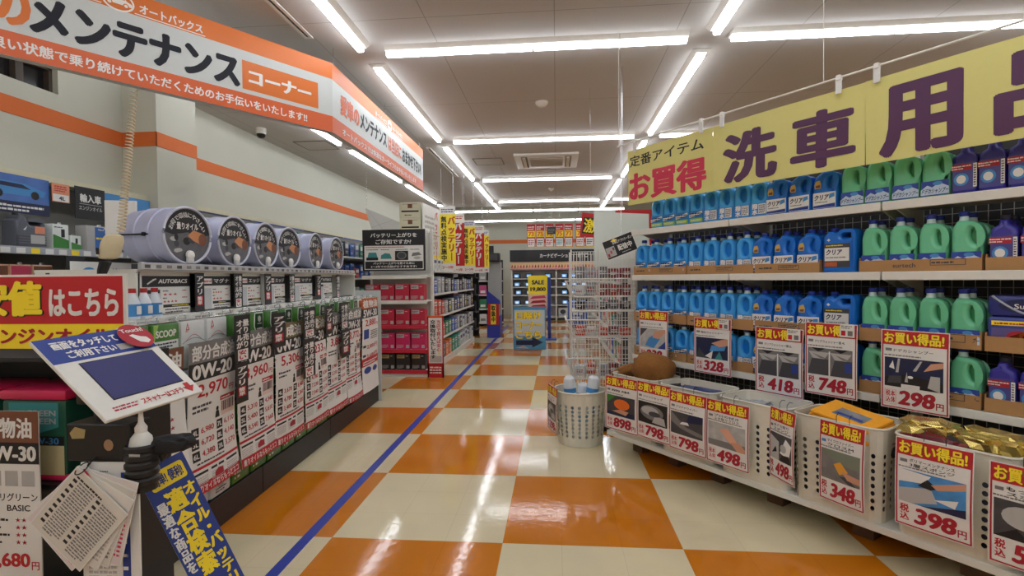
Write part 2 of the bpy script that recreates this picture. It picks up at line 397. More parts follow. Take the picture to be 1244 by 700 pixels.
# ---- bottles
PB = mat('translucent_blue_plastic', (66, 166, 234), .22, noise=.05); PB2 = mat('darker_blue_grip', (26, 124, 208), .25)  # second blue is a darker tone for the panel inside the grip
OB = mat('opaque_blue_plastic', (22, 110, 206), .3); GP = mat('translucent_green_plastic', (110, 196, 150), .25, noise=.05); GP2 = mat('darker_green_grip', (58, 150, 96), .25)  # second green is the darker tone closing the handle opening
VP = mat('violet_plastic', (58, 52, 150), .3); CAPB = mat('dark_blue_cap', (30, 50, 140), .4); CAPK = mat('black_cap', (34, 32, 44), .4); GDK = mat('dark_green_plastic', (70, 140, 90), .3)
NECK = mat('pale_neck_plastic', (196, 220, 214), .3)
def bottle(kind):
    t = thing('washer_bottle' if kind != 'G' else 'shampoo_bottle', 'x', 'bottle')
    if kind in 'AW':
        ol = [(-.062, 0), (.062, 0), (.063, .16), (.06, .19), (.046, .215), (.022, .23), (-.022, .23), (-.046, .215), (-.06, .19), (-.063, .16)]
        body, cc, h, wd2, dp = PB, CAPB, .25, .126, .09; hole = ell(.006, .155, .03, .047); fill = PB2
    elif kind == 'B':
        ol = [(-.068, 0), (.068, 0), (.069, .17), (.064, .2), (.05, .212), (.03, .215), (.018, .228), (-.014, .228), (-.02, .218), (-.05, .196), (-.066, .165)]
        body, cc, h, wd2, dp = OB, CAPB, .228, .137, .09; hole = ell(.036, .155, .022, .038, tilt=-.2); fill = OB
    elif kind == 'C':
        ol = [(-.088, 0), (.088, 0), (.09, .2), (.088, .225), (.075, .245), (.02, .245), (.0, .232), (-.02, .225), (-.03, .235), (-.065, .235), (-.07, .22), (-.088, .2)]
        body, cc, h, wd2, dp = OB, CAPB, .235, .178, .12; hole = rrect(.015, .068, .195, .224, .012); fill = None
    elif kind == 'G':
        ol = [(-.06, 0), (.06, 0), (.062, .12), (.06, .18), (.048, .21), (.03, .222), (.002, .23), (-.038, .23), (-.052, .208), (-.061, .17)]
        body, cc, h, wd2, dp = GP, CAPB, .252, .124, .09; hole = ell(.032, .156, .019, .039, tilt=.12); fill = GP2
    else:
        ol = [(-.056, 0), (.056, 0), (.057, .16), (.05, .185), (.022, .2), (.018, .222), (-.018, .222), (-.022, .2), (-.05, .185), (-.057, .16)]
        body, cc, h, wd2, dp = VP, CAPK, .222, .114, .09; hole = None; fill = None
    kx = {'A': .94, 'W': .94, 'G': .96, 'V': .86}.get(kind, 1); ol = [(p[0]*kx, p[1]) for p in ol]; hole = [(p[0]*kx, p[1]) for p in hole] if hole else None
    vs, fs = solid2d([ol]+([hole] if hole else []), dp, .02)
    b = MB(); b.add(vs, fs, body)
    if fill: b.add([(p[0], -.016, p[1]) for p in hole]+[(p[0], .016, p[1]) for p in hole], [tuple(range(len(hole)-1, -1, -1)), tuple(range(len(hole), 2*len(hole)))], fill)
    b.build('body', t)
    cx = {'G': -.019, 'C': -.047, 'B': .002}.get(kind, 0)
    b = MB()
    if kind in 'AWG': b.lathe([(.024, h-.026), (.0185, h-.016), (.0175, h)], NECK, 14, (cx, 0, 0))
    b.lathe([(.0195, h), (.021, h+.003), (.0205, h+.02), (.017, h+.024)], cc, 16, (cx, 0, 0)); b.build('cap', t)
    y = -dp/2-.0015
    b = MB()
    def band(x0, x1, z0, z1, m, k=0): b.box(x0*kx, x1*kx, y-.0006*k, -dp/2+.002, z0, z1, m)
    if kind == 'A':
        band(-.058, .058, .015, .098, mat('label_blue', (40, 120, 190), .4)); band(-.058, .058, .015, .042, mat('label_lime', (140, 190, 50), .4), 1)
        b.poly([(-.056, .05), (.0, .058), (.056, .075), (.054, .092), (0, .078), (-.056, .072)], WHITE, y-.0014); b.fine(-.05, .054, .1, .03, NAVY, y-.002, 2, 5); b.fine(-.045, .02, .09, .016, WHITE, y-.002, 2, 6)
    elif kind == 'W':
        band(-.058, .058, .012, .09, mat('label_sky', (60, 130, 200), .4)); b.vtext('撥水', -.045, .088, .04, .036, WHITE, y-.001, .05)
        b.rect(.0, .052, .02, .084, WHITE, y-.001); b.fine(.004, .024, .044, .056, NAVY, y-.0016, 6, 3)
    elif kind == 'B':
        band(-.062, .062, .012, .1, WHITE); b.poly([(-.06, .014), (.06, .014), (.06, .034), (-.06, .026)], BLUE, y-.001); b.text('クリア', -.056, .056, .08, .032, NAVY, y-.0012, .05, .15)
        b.poly([(.026, .06), (.058, .072), (.056, .092), (.03, .088)], CYAN, y-.001); b.fine(-.05, .04, .1, .01, GREY, y-.0012, 1, 4)
        b.poly([(-.05, .125), (-.018, .125), (-.016, .15), (-.024, .172), (-.046, .166), (-.054, .145)], mat('gold_sticker', (206, 172, 92), .4), y-.001); b.poly([(-.046, .13), (-.022, .13), (-.022, .146), (-.046, .142)], BRN, y-.0016)
    elif kind == 'C':
        band(-.075, .062, .03, .165, DGREY); b.rect(-.072, .059, .066, .14, PAPER, y-.001); b.text('クリア', -.066, .1, .085, .032, NAVY, y-.0016, .05, .15); b.fine(-.064, .08, .11, .012, GREY, y-.0016, 1, 2)
        b.rect(-.072, -.005, .035, .06, ORB, y-.001); b.fine(-.065, .148, .115, .012, YEL, y-.001, 1, 9); b.poly([(-.06, .185), (-.05, .195), (-.04, .185), (-.05, .178)], WHITE, y-.001)
    elif kind == 'G':
        band(-.058, .058, .01, .082, mat('label_deep_blue', (40, 70, 160), .4)); b.poly([(-.058, .04), (-.03, .062), (-.01, .05), (.02, .07), (.058, .048), (.058, .014), (-.058, .014)], mat('label_ice', (190, 206, 224), .4), y-.001)
        b.text('ドデカシャンプー', -.054, .02, .108, .026, NAVY, y-.0016, .03, .2); b.poly(ell(.012, .068, .02, .01), CYAN, y-.0014)
    else:
        band(-.05, .05, .02, .15, mat('label_indigo', (72, 70, 140), .4)); b.poly(ell(-.01, .07, .028, .03), CYAN, y-.001); b.poly(ell(-.01, .07, .018, .02), WHITE, y-.0014); b.rect(-.048, .03, .112, .142, DRED, y-.001); b.fine(-.046, .116, .074, .022, WHITE, y-.0016, 2, 8)
        b.rect(.034, .048, .03, .14, WHITE, y-.001); b.fine(.036, .035, .01, .1, NAVY, y-.0016, 9, 4)
    b.build('label', t)
    return t
PROTO = {k: bottle(k) for k in 'AWBCGV'}
DESC = {'A': 'light blue bottle with lime label', 'W': 'light blue bottle with white lettering', 'B': 'deep blue jug with gold badge', 'C': 'large deep blue jug with dark label', 'G': 'green shampoo bottle with handle', 'V': 'violet bottle with black cap'}
used = set()
def put(k, s, d, z, label, group):
    o = PROTO[k]
    if k in used: return dup(o, gl(s, d, z), GTH+rnd.uniform(-.06, .06), label, group)
    used.add(k); o.location = gl(s, d, z); o.rotation_euler.z = GTH; o['label'] = label; o['group'] = group; return o
SEG = [('A', 3.0, .132, 4), ('W', 2.475, .13, 4), ('B', 1.96, .146, 3), ('C', 1.5, 0, 1), ('G', 1.322, .13, 4), ('V', .8, .105, 4)]
TOPSEG = [('A', 2.83, .123, 4), ('W', 2.34, .121, 4), ('B', 1.862, .144, 3), ('G', 1.427, .1255, 4), ('V', .94, .1, 5)]
ROWS = [(1.751, 'top shelf', 1, True), (1.397, 'middle shelf', 2, False), (1.027, 'second bottle tier', 2, False), (.747, 'lowest bottle tier', 1, False)]
def tray(s0, s1, z, h, label, mark):
    t = thing('cardboard_tray', label, 'tray', gl((s0+s1)/2, 3.29, z), GTH, 'cardboard trays under the bottles')
    hw = abs(s0-s1)/2-.003; b = MB(); b.box(-hw, hw, -.17, .17, 0, .006, CARD); b.box(-hw, -hw+.005, -.17, .17, 0, h+.015, CARD); b.box(hw-.005, hw, -.17, .17, 0, h+.015, CARD); b.box(-hw, hw, .165, .17, 0, h+.02, CARD); b.build('body', t, smooth=0)
    b = MB(); b.box(-hw, hw, -.175, -.17, 0, h, CARD)
    if mark == 'surtech':
        b.text('surtech', -.1, .022, .1, .022, DGREY, -.1755, .02)
        b.rect(.06, .2, .03, h-.002, DGREY, -.1753); b.rect(.063, .197, .033, h-.005, CARD, -.1757); b.fine(.066, .036, .128, h-.045, DGREY, -.1761, 1, 3)
    elif mark:
        r = random.Random(int(s0*100)); x = r.uniform(-.05, .04); b.rect(x, x+.13, .022, h-.012, DGREY, -.1753); b.rect(x+.003, x+.127, .025, h-.015, CARD, -.1757); b.fine(x+.008, .03, .11, h-.045, DGREY, -.1761, 2, 4); b.fine(-hw+.03, .025, .09, .02, DGREY, -.1755, 1, 2)
    b.build('front_flap', t, smooth=0); return t
for z, where, deep, clean in ROWS:
    for k, s, ds, n in (TOPSEG if clean else SEG):
        if k == 'V' and where == 'second bottle tier': continue
        n2 = n
        for i in range(n2):
            for q in range(deep if k != 'C' else 1):
                dd = {0: 3.165, 1: 3.27}[q] + (.02 if k == 'C' else 0)
                lab = '%s%s, %s, %s from left' % (DESC[k], '' if deep == 1 else (', front' if q == 0 else ', behind'), where, ORD[i])
                if n == 1: lab = '%s, only one on the %s' % (DESC[k], where)
                put(k, s-ds*i, dd, z-.009 if k == 'C' and not clean else z, lab, 'bottles on the %s' % where)
for z, h, where in ((1.387, .062, 'middle shelf'), (1.017, .07, 'second stacked tier'), (.737, .065, 'lowest tier')):
    for s0, s1, nm, mk in ((3.075, 2.545, 'lime-labelled washer bottles', 'x'), (2.54, 2.01, 'white-labelled washer bottles', 'x'), (2.035, 1.595, 'deep blue jugs', 'x'), (1.39, .868, 'green shampoo bottles', 'surtech'), (.862, .45, 'violet bottles' if where != 'second stacked tier' else 'bagged sponge', '')):
        if nm == 'deep blue jugs': s0 = 2.005
        tray(s0, s1, z, h, 'brown cardboard tray under the %s of the %s' % (nm, where), mk)
for z, where in ((1.017, 'second stacked tier'), (.737, 'lowest tier')):
    tray(1.59, 1.396, z, .01, 'low cardboard tray under the large blue jug of the %s' % where, '')
# bagged sponge pack at the right end
t = thing('sponge_pack', 'clear bagged car wash sponge with blue header beside the green bottles', 'sponge', gl(.69, 3.2, 1.027), GTH)
b = MB(); b.box(-.165, .165, -.07, .07, 0, .15, mat('sponge_box_print', (64, 74, 150), .25), .012)
b.rect(-.15, .155, .112, .132, YEL, -.0708); b.fine(-.14, .114, .25, .014, DRED, -.0714, 1, 4); b.rect(-.15, .155, .012, .1, mat('print_violet', (92, 84, 140), .3), -.0708)
b.poly([(-.06, .03), (-.03, .095), (.0, .03), (.03, .05), (-.09, .06)], ORA, -.0714); b.poly(ell(-.06, .06, .04, .03), DRED, -.0712); b.rect(.02, .08, .06, .09, PAPER, -.0714); b.poly([(.02, .014), (.15, .014), (.15, .05), (.06, .04)], DRED, -.0712)
b.build('pack', t)
b = MB(); b.box(-.17, .17, -.06, .06, .15, .25, mat('blue_bag', (48, 56, 130), .2), .02); b.poly(ell(0, .2, .13, .035), mat('bag_dark', (40, 44, 90), .2), -.0608); b.text('SurLuster', -.075, .188, .15, .022, WHITE, -.0614, .02)
b.tube([(-.15+.3*i/12, -.062, .245-.085*math.sin(math.pi*i/12)) for i in range(13)], .005, mat('clear_seam', (170, 180, 196), .15)); b.build('header_bag', t)

# ---- banner on its rod
BY = mat('yellow_banner', (214, 206, 124), .55, noise=.03)
t = thing('banner_rod', 'thin white metal rod carrying the yellow car wash banner', 'rod', gl(0, 0, 0), GTH)
b = MB(); b.bar((-3.1, 2.965, 2.425), (-.3, 2.965, 2.425), .006, STEEL); b.build('rod', t)
for s in (3.08, 1.5, .35):
    b = MB(); b.bar((-s, 2.965, 2.425), (-s, 2.965, CEIL-.001), .002, STEEL); b.build('wire', t)
for s in (2.9, 2.29, 2.13, 1.42, 1.24, .62):
    b = MB(); b.box(-s-.016, -s+.016, 2.955, 2.962, 2.34, 2.435, mat('clear_clip', (214, 214, 208), .2), .002); b.box(-s-.011, -s+.011, 2.95, 2.98, 2.41, 2.438, WHITE, .003); b.build('clip', t)
def banner(s0, s1, label, fn):
    b = MB(); wv = rnd.uniform(0, 6)
    b.bend = lambda p: Vector((p.x, p.y+.004*math.sin(p.x*9+wv)+.006*math.sin(p.z*5+wv), p.z))
    b.rect(-s0, -s1, 1.94, 2.365, BY, 2.972, 12, 4); b.rect(-s0, -s1, 1.94, 2.365, BY, 2.9745, 12, 4); fn(b)
    o = b.build('banner', None, gl(0, 0, 0), GTH); tag(o, label, 'banner', 'yellow banner sheets'); return o
def f1(b):
    b.text('定番アイテム', -2.975, 2.235, .69, .085, BLACK, 2.971, .02); b.text('お買得', -2.985, 1.965, .72, .225, mat('banner_red', (204, 44, 76), .55, noise=0), 2.971, .05)
def f2(b):
    b.text('洗', -2.135, 1.965, .375, .32, PUR, 2.971, .05); b.text('車', -1.685, 1.965, .345, .32, PUR, 2.971, .05)
def f3(b):
    b.text('用', -1.235, 1.955, .34, .35, PUR, 2.971, .05); b.text('品', -.795, 1.965, .36, .34, PUR, 2.971, .05)
banner(2.995, 2.213, 'left yellow banner sheet with small black and large red lettering', f1)
banner(2.21, 1.298, 'middle yellow banner sheet with two large purple characters', f2)
banner(1.295, .36, 'right yellow banner sheet with large purple characters above violet bottles', f3)

# ---- price cards
def photo(b, x, z, w, h, kind, y):
    def P(pts, m, k=1): b.poly([(x+w*p[0], z+h*p[1]) for p in pts], m, y-.0004*k)
    bg = {'hand': LGREY, 'pour': NAVY, 'panes': GREY, 'bonnet': NAVY, 'orange': DGREY, 'cloud': BLACK, 'blade': DGREY, 'wipe': LGREY, 'foam': DGREY, 'cloth': GREY, 'water': CYAN, 'puff': DGREY}[kind]
    b.rect(x, x+w, z, z+h, mat('photo_'+bg.name, tuple(int(255*(c*12.92 if c <= .0031 else 1.055*c**(1/2.4)-.055)) for c in bg.node_tree.nodes['Principled BSDF'].inputs['Base Color'].default_value[:3]), .45, noise=.4, nscale=18), y, 10, 8)
    if kind == 'hand': P([(0, .55), (.3, 1), (0, 1)], DGREY); P([(.2, .1), (.55, 0), (.8, .5), (.6, .75), (.35, .5)], CYAN); P([(.5, .55), (.75, .5), (1, .85), (1, 1), (.6, .9)], SKIN, 2); P([(.7, 0), (1, 0), (1, .4)], BLUE)
    elif kind == 'pour': P([(.45, .35), (.9, .45), (.95, .7), (.5, .65)], CYAN); P([(.5, .75), (.75, .6), (1, .7), (1, 1), (.8, .95)], SKIN, 2); P([(.3, .1), (.55, .4), (.5, 0)], WHITE, 2); P([(0, 0), (.35, 0), (.1, .5)], DGREY, 2); P([(.6, 0), (.75, .4), (.85, 0)], TEAL)
    elif kind == 'panes':
        P([(.02, .85), (.25, .3), (.5, .85)], LGREY); P([(.52, .85), (.75, .3), (.98, .85)], LGREY); P([(0, 0), (.48, 0), (.48, .6), (.1, .6)], DGREY, 2); P([(.53, 0), (1, 0), (1, .6), (.62, .6)], DGREY, 2)
        P([(.1, .8), (.3, .62), (.46, .62)], GREY, 3); P([(.62, .8), (.8, .62), (.98, .62)], GREY, 3); P([(.08, 1), (.42, 1), (.25, .86)], BLACK, 3); P([(.58, 1), (.92, 1), (.75, .86)], BLACK, 3); P([(.49, 0), (.52, 0), (.52, .9), (.49, .9)], WHITE, 3); P([(.84, .2), (.98, .2), (.98, .55), (.84, .55)], BLUE, 4)
    elif kind == 'bonnet':
        P([(0, .3), (.4, .45), (1, .3), (1, 0), (0, 0)], BLACK); P([(.05, .1), (.3, .15), (.3, .4), (.08, .35)], DGREY, 2); P([(.3, 0), (.62, 0), (.62, .12), (.3, .12)], WHITE, 3); P([(.5, .6), (.62, .95), (.66, .95), (.56, .6)], LGREY, 2); P([(.68, .62), (1, .8), (1, .98), (.8, .9)], SKIN, 3); P([(.2, .5), (.24, .98), (.28, .98), (.25, .5)], LGREY, 2); P([(.75, .1), (.95, .0), (.95, .5), (.8, .5)], LGREY, 2); P([(.08, .65), (.15, .9), (.18, .6)], WHITE, 2); P(ell(.46, .38, .05, .05, 10), WHITE, 3); P([(.36, .2), (.4, .55), (.42, .2)], LGREY, 3)
    elif kind == 'orange': P([(0, .55), (.35, 1), (0, 1)], GRN); P(ell(.55, .6, .28, .26, 14), ORA, 2); P([(.2, .2), (.5, .35), (.8, .3), (.7, .1)], SKIN, 3); P([(0, 0), (1, 0), (1, .25), (0, .15)], NAVY)
    elif kind == 'cloud': P(ell(.48, .55, .4, .34, 16), GREY); P(ell(.42, .62, .3, .2, 14), LGREY, 2); P(ell(.58, .5, .2, .12, 12), DGREY, 3); P([(.5, .1), (.95, .05), (.9, .4), (.6, .42)], LGREY, 2)
    elif kind == 'blade': P([(0, 1), (0, .55), (.3, .3), (.8, .12), (1, .1), (1, .25), (.5, .4), (.2, .75)], GREY); P([(.3, .48), (.6, .5), (.55, .62), (.38, .6)], WHITE, 2); P([(.5, .6), (1, .7), (1, 1), (.6, 1)], NAVY)
    elif kind == 'wipe': P([(0, .0), (1, 0), (1, .3), (0, .25)], GREY); P([(.3, .75), (.55, .85), (.8, .35), (.62, .25)], mat('print_peach', (224, 168, 140), .5, noise=0), 2); P([(.62, .3), (.85, .4), (1, .15), (1, 0), (.8, 0)], SKIN, 3)
    elif kind == 'foam': P([(0, 0), (.45, 0), (.45, .7), (0, .9)], LGREY); P([(.5, .3), (.75, .9), (1, .7), (.9, .2)], WHITE, 2); P([(.5, 0), (.95, 0), (.9, .3), (.6, .25)], BLACK, 3); P(ell(.65, .5, .14, .16, 10), LGREY, 3); P([(.1, .2), (.35, .3), (.3, .5)], BLACK, 2)
    elif kind == 'cloth': P([(0, .9), (.5, .6), (1, .55), (1, 1), (0, 1)], mat('print_moss', (120, 128, 110), .5, noise=0)); P([(.35, .55), (.52, .68), (.72, .4), (.5, .25)], mat('print_amber', (226, 160, 50), .5, noise=0), 2); P([(.55, .4), (.75, .35), (1, .3), (1, .1), (.7, .15)], SKIN, 3); P([(.5, .2), (.75, .0), (.9, .0), (.7, .25)], DGREY, 2)
    elif kind == 'water': P([(0, .4), (.5, .6), (.6, .2), (.2, 0), (0, 0)], LGREY); P([(0, 1), (.5, .95), (.4, .7), (0, .6)], WHITE); P([(.35, .0), (1, .25), (1, 0)], NAVY); P([(.3, .6), (.45, .85), (.6, .65), (.5, .55)], BLACK, 2); P([(.5, .72), (1, 1), (1, .8), (.6, .6)], SKIN, 3); P([(.55, .3), (.9, .45), (.85, .2)], WHITE, 2)
    else: P(ell(.4, .6, .3, .3), LGREY); P(ell(.75, .4, .3, .35), WHITE, 2); P([(0, 0), (.5, 0), (.3, .3)], BLACK)
MARK = mat('wire_hook', (40, 40, 44), .4, .6)
def price_card(s, d, z, w, h, price, title, kind, label, group, hook=True, tagged=False, yaw=0, curl=.02, tax=True, sub=None):
    """red-bordered paper price card, hung by its top edge"""
    o = thing('price_card', label, 'price card', gl(s, d, z), GTH+yaw, group)
    b = MB(); c = rnd.uniform(.5, 1)*curl
    b.bend = lambda p: Vector((p.x, p.y-c*math.sin(min(1, max(0, -p.z/h))*2.6)*(.6+.4*p.x/w)-c*.3*math.cos(p.x/w*2.5), p.z))
    b.rect(-w/2, w/2, -h, 0, PAPER, 0, 6, 10); b.rect(-w/2, w/2, -h, 0, PAPER, .001, 6, 10); e = .004
    for k, (a0, a1, c0, c1) in enumerate(((-w/2+e, w/2-e, -h+e, -h+e+.006), (-w/2+e, -w/2+e+.006, -h+e, -e), (w/2-e-.006, w/2-e, -h+e, -e))): b.rect(a0, a1, c0, c1, DRED, -.0006, 6 if k == 0 else 1, 10 if k else 1)
    b.rect(-w/2+e, w/2-e, -h*.19, -e, RED, -.0006, 6, 3); b.text('お買い得品!', -w/2+.016, -h*.175, w-.034, h*.145, BRN, -.001, .07); b.text('お買い得品!', -w/2+.014, -h*.172, w-.034, h*.145, YEL, -.0014, .045)
    ti = title.split('|'); th = h*.045
    for i, l in enumerate(ti): b.text(l, -w*.3, -h*(.255 if len(ti) == 1 else .235+.05*i)-th/2, w*.58, th*.9, BLACK, -.0008, .015)
    b.rect(-w*.43, -w*.33, -h*.27, -h*.235, GREY if kind != 'cloth' else CYAN, -.0008); b.fine(-w*.45, -h*.335, w*.88, h*.03, GREY, -.0008, 1, int(s*50))
    z0 = -h*.72
    photo(b, -w*.44, z0, w*.86, h*.37, kind, -.0008)
    if tax:
        if sub: b.vtext(sub, -w*.43, -h*.745, w*.13, h*.095, RED, -.0008, .03)
        else: b.rect(-w*.44, -w*.26, -h*.95, -h*.76, mat('pink_box', (224, 160, 150), .5, noise=0), -.0008); b.rect(-w*.43, -w*.27, -h*.945, -h*.765, PAPER, -.001); b.vtext('税込', -w*.42, -h*.77, w*.07, h*.08, RED, -.0013, .03); b.vtext('本体', -w*.345, -h*.77, w*.07, h*.08, RED, -.0013, .03)
    b.text(price, -w*.24, -h*.94, w*.54, h*.185, DRED, -.001, .055, .12); b.text('円', w*.32, -h*.94, w*.11, h*.085, DRED, -.001, .03)
    b.build('card', o)
    for x in ((-w*.12, w*.16) if hook else ()):
        b = MB(); b.tube([(x, -.004, -.012), (x, -.003, .03), (x, .012, .045), (x, .03, .04)], .0016, MARK, 5); b.build('hook', o)
    if tagged:
        b = MB(); b.box(w*.2, w*.46, -.014, -.011, -.07, .0, PAPER); b.fine(w*.22, -.025, w*.2, .02, GREY, -.0146, 2, 2); b.rect(w*.22, w*.3, -.062, -.035, RED, -.0146); b.rect(w*.34, w*.43, -.062, -.035, GREY, -.0146); b.build('shelf_tag', o, smooth=0)
    return o
MG, LG = 'price cards in front of the lowest bottle tiers', 'price cards hung on the white baskets'
def nw(price): return 'red-bordered price card reading %s yen ' % price
price_card(2.8, 3.045, 1.112, .285, .4, '238', 'ウォッシャー液', 'hand', nw(238)+'hung left of all at the bottle shelf', MG, False, False, .04, .01)
price_card(2.27, 3.045, 1.085, .29, .385, '328', '撥水ウォッシャー', 'pour', nw(328)+'before the light blue bottles', MG, False, True, .03, .01)
price_card(1.8, 3.045, 1.056, .3, .41, '418', 'クリアウォッシャー液 2L', 'panes', nw(418)+'before the deep blue jugs', MG, False, True, 0, .01, True, '税込')
price_card(1.5, 3.045, 1.105, .275, .41, '748', 'クリアウォッシャー液 4L', 'panes', nw(748)+'between the 418 and 298 yen cards', MG, False, True, .02, .01, True, '税込')
price_card(1.107, 3.045, 1.093, .285, .4, '298', 'ドデカシャンプー', 'bonnet', nw(298)+'before the green shampoo bottles', MG, False, False, 0, .008)
LOW = [(2.79, .635, .31, .4, '898', '簡単|', 'orange', 'left of all on the baskets', .1, None), (2.48, .645, .3, .395, '798', 'フワフワモップ', 'cloud', 'showing a grey round mop', .03, None), (2.195, .63, .29, .385, '798', 'プラチナワイパー', 'blade', 'showing a grey car body', .02, None),
       (1.91, .628, .29, .385, '498', 'プロの拭き|ふき取りクロス', 'wipe', 'showing a peach wiping cloth', .0, None), (1.57, .655, .2, .385, '498', '水アカ取り|スポンジ', 'foam', 'turned sideways beside the basket holes', -.38, '税込'),
       (1.275, .648, .225, .4, '348', 'マイクロファイバー|クロスM', 'cloth', 'under the orange cloth', -.12, '税込'), (.91, .648, .275, .39, '398', 'ポリマーメンテナンス|3層スポンジ', 'water', 'under the gold foil packs', .02, '税込'), (.595, .634, .26, .4, '548', 'もっこもこ|スポンジ', 'puff', 'at the right edge of the baskets', .05, '税込')]
for s, z, wd_, h_, pr, ti, kd, ds, yw, sb in LOW:
    price_card(s, 2.70, z, wd_, h_, pr, ti.strip('|'), kd, nw(pr)+ds, LG, True, False, yw, .022, True, sb)

# ---- basket platform and baskets
t = thing('basket_platform', 'white board on dark wooden blocks carrying the baskets before the bottle shelf', 'platform', gl(0, 0, 0), GTH)
b = MB(); b.box(-3.0, -.3, 2.74, 3.08, .155, .19, STEEL, .003); b.build('board', t)
for s in (2.9, 2.55, 2.18, 1.78, 1.3, .85, .45):
    b = MB(); b.box(-s-.05, -s+.05, 2.97, 3.06, 0, .1545, WOOD, .003); b.build('block', t)
def perf(b, path, zs, is_hole, m, flare=0.0, n=None, rx=.32, rz=.34, closed=True):
    """perforated wall that follows path(u) (closed outline), flaring outwards with height"""
    N = n or len(path); H = zs[-1]-zs[0]
    def pt(u, z):
        i = int(math.floor(u)) % len(path); j = (i+1) % len(path); f = u-math.floor(u)
        k = 1+flare*(z-zs[0])/H
        return Vector(((path[i][0]*(1-f)+path[j][0]*f)*k, (path[i][1]*(1-f)+path[j][1]*f)*k, z))
    for i in range(N if closed else N-1):
        for j in range(len(zs)-1):
            z0, z1 = zs[j], zs[j+1]
            q = lambda a, c: pt(i+a, z0+(z1-z0)*c)
            if not is_hole(i, j): b.add([q(0, 0), q(1-1e-6, 0), q(1-1e-6, 1), q(0, 1)], [(0, 1, 2, 3)], m); continue
            O = [q(x, y) for x, y in ((0, 0), (.5, 0), (1-1e-6, 0), (1-1e-6, .5), (1-1e-6, 1), (.5, 1), (0, 1), (0, .5))]
            I = [q(.5+rx*math.cos(a), .5+rz*math.sin(a)) for a in [math.radians(-135+45*k) for k in range(8)]]
            b.add(O+I, [(k, (k+1) % 8, 8+(k+1) % 8, 8+k) for k in range(8)], m)
def make_basket(w, d, h):
    t = thing('plastic_basket', 'x', 'basket')
    o2 = rrect(-w/2, w/2, -d/2, d/2, .05, 3); path = []
    for i in range(len(o2)):
        p, q = o2[i], o2[(i+1) % len(o2)]; L = math.dist(p, q); k = max(1, round(L/.032))
        for j in range(k): path.append((p[0]+(q[0]-p[0])*j/k, p[1]+(q[1]-p[1])*j/k))
    zs = [0, .05]+[.05+.036*(i+1) for i in range(8)]+[h-.03, h]
    def hole(i, j):
        a = path[i]
        return 1 <= j <= 8 and (i % 2 == 0 or j in (1, 3, 5, 7) and False) and not (abs(a[0]) < .0)
    b = MB(); perf(b, path, zs, hole, BASK, .05, rx=.34, rz=.34); b.add([(p[0], p[1], .002) for p in path], [tuple(range(len(path)))], BASK)
    o = b.build('body', t, smooth=0); md = o.modifiers.new('s', 'SOLIDIFY'); md.thickness = .0025; md.offset = -1
    b = MB(); b.tube([(p[0]*1.055, p[1]*1.055, h) for p in path], .006, BASK, 6, True); b.build('rim', t)
    return t
BK = make_basket(.412, .29, .45)
for i, (s, cont) in enumerate(((2.74, 'holding a brown mitt'), (2.265, 'holding blue packets'), (1.795, 'holding silver packets'), (1.335, 'holding folded cloths'), (.865, 'holding gold foil packs'), (.4, 'at the right edge of the platform'))):
    lb = 'off-white perforated plastic basket '+cont; p = gl(s, 2.895, .1905)
    if i == 0: BK.location = p; BK.rotation_euler.z = GTH; BK['label'] = lb; BK['group'] = 'perforated baskets on the platform'
    else: dup(BK, p, GTH, lb, 'perforated baskets on the platform')
def crumple(w, d, h, m, seed, amp=.25, pw=.55):
    """soft packet: a rounded lump with creases"""
    r = random.Random(seed); b = MB(); bm = bmesh.new(); bmesh.ops.create_icosphere(bm, subdivisions=3, radius=1)
    ks = [(Vector((r.uniform(-1, 1), r.uniform(-1, 1), r.uniform(-1, 1))).normalized()*r.uniform(2, 5), r.uniform(0, 6)) for _ in range(6)]
    for v in bm.verts:
        p = v.co.copy(); q = Vector([math.copysign(abs(c)**pw, c) for c in p])
        k = 1+amp*sum(abs(math.sin(p.dot(a)*2+f))-.6 for a, f in ks)/6
        v.co = Vector((q.x*w/2*k, q.y*d/2*k, q.z*h/2*k))
    zmin = min(v.co.z for v in bm.verts)
    for v in bm.verts: v.co.z -= zmin
    bm.verts.index_update(); b.add([v.co.copy() for v in bm.verts], [[v.index for v in f.verts] for f in bm.faces], m); bm.free(); return b
GOLD = mat('gold_foil', (212, 190, 110), .25, .8); SILV = mat('silver_film', (190, 196, 204), .2, .6); DFAB = mat('dark_fabric', (44, 42, 46), .8); MAROON = mat('maroon_film', (110, 30, 46), .25)
BPK = mat('blue_film', (34, 84, 180), .2); FILL = mat('dark_packets', (70, 70, 84), .5, noise=.3, nscale=20)
def pack(s, d, z, w, dd, h, m, lab, cat='packet', name='packet', yaw=0, tilt=0, seed=1, grp=None, amp=.3, sm=25):
    o = crumple(w, dd, h, m, seed, amp).build(name, None, gl(s, d, z), rot=(tilt, 0, GTH+yaw), smooth=sm); return tag(o, lab, cat, grp)
for i, s in enumerate((2.265, 1.795, 1.335, .865, .4)):
    pack(s, 2.895, .2, .39, .255, .3, FILL, 'dark packets heaped inside the basket %s' % ('of blue packets', 'of silver packets', 'of folded cloths', 'of gold foil packs', 'at the right edge')[i], 'packets', 'packet_heap', seed=i+3, amp=.05)
pack(1.26, 2.9, .485, .3, .22, .07, DFAB, 'dark fabric bundle under the orange cloth', 'cloth', 'fabric_bundle', .2, 0, 21)
OC = mat('orange_microfibre', (246, 168, 38), .9, noise=.08, nscale=80)
t = thing('microfibre_cloth', 'folded orange microfibre cloth with silver label on top of the basket', 'cloth', gl(1.32, 2.87, .585), GTH-.25); t.rotation_euler = (.2, .12, GTH-.2)
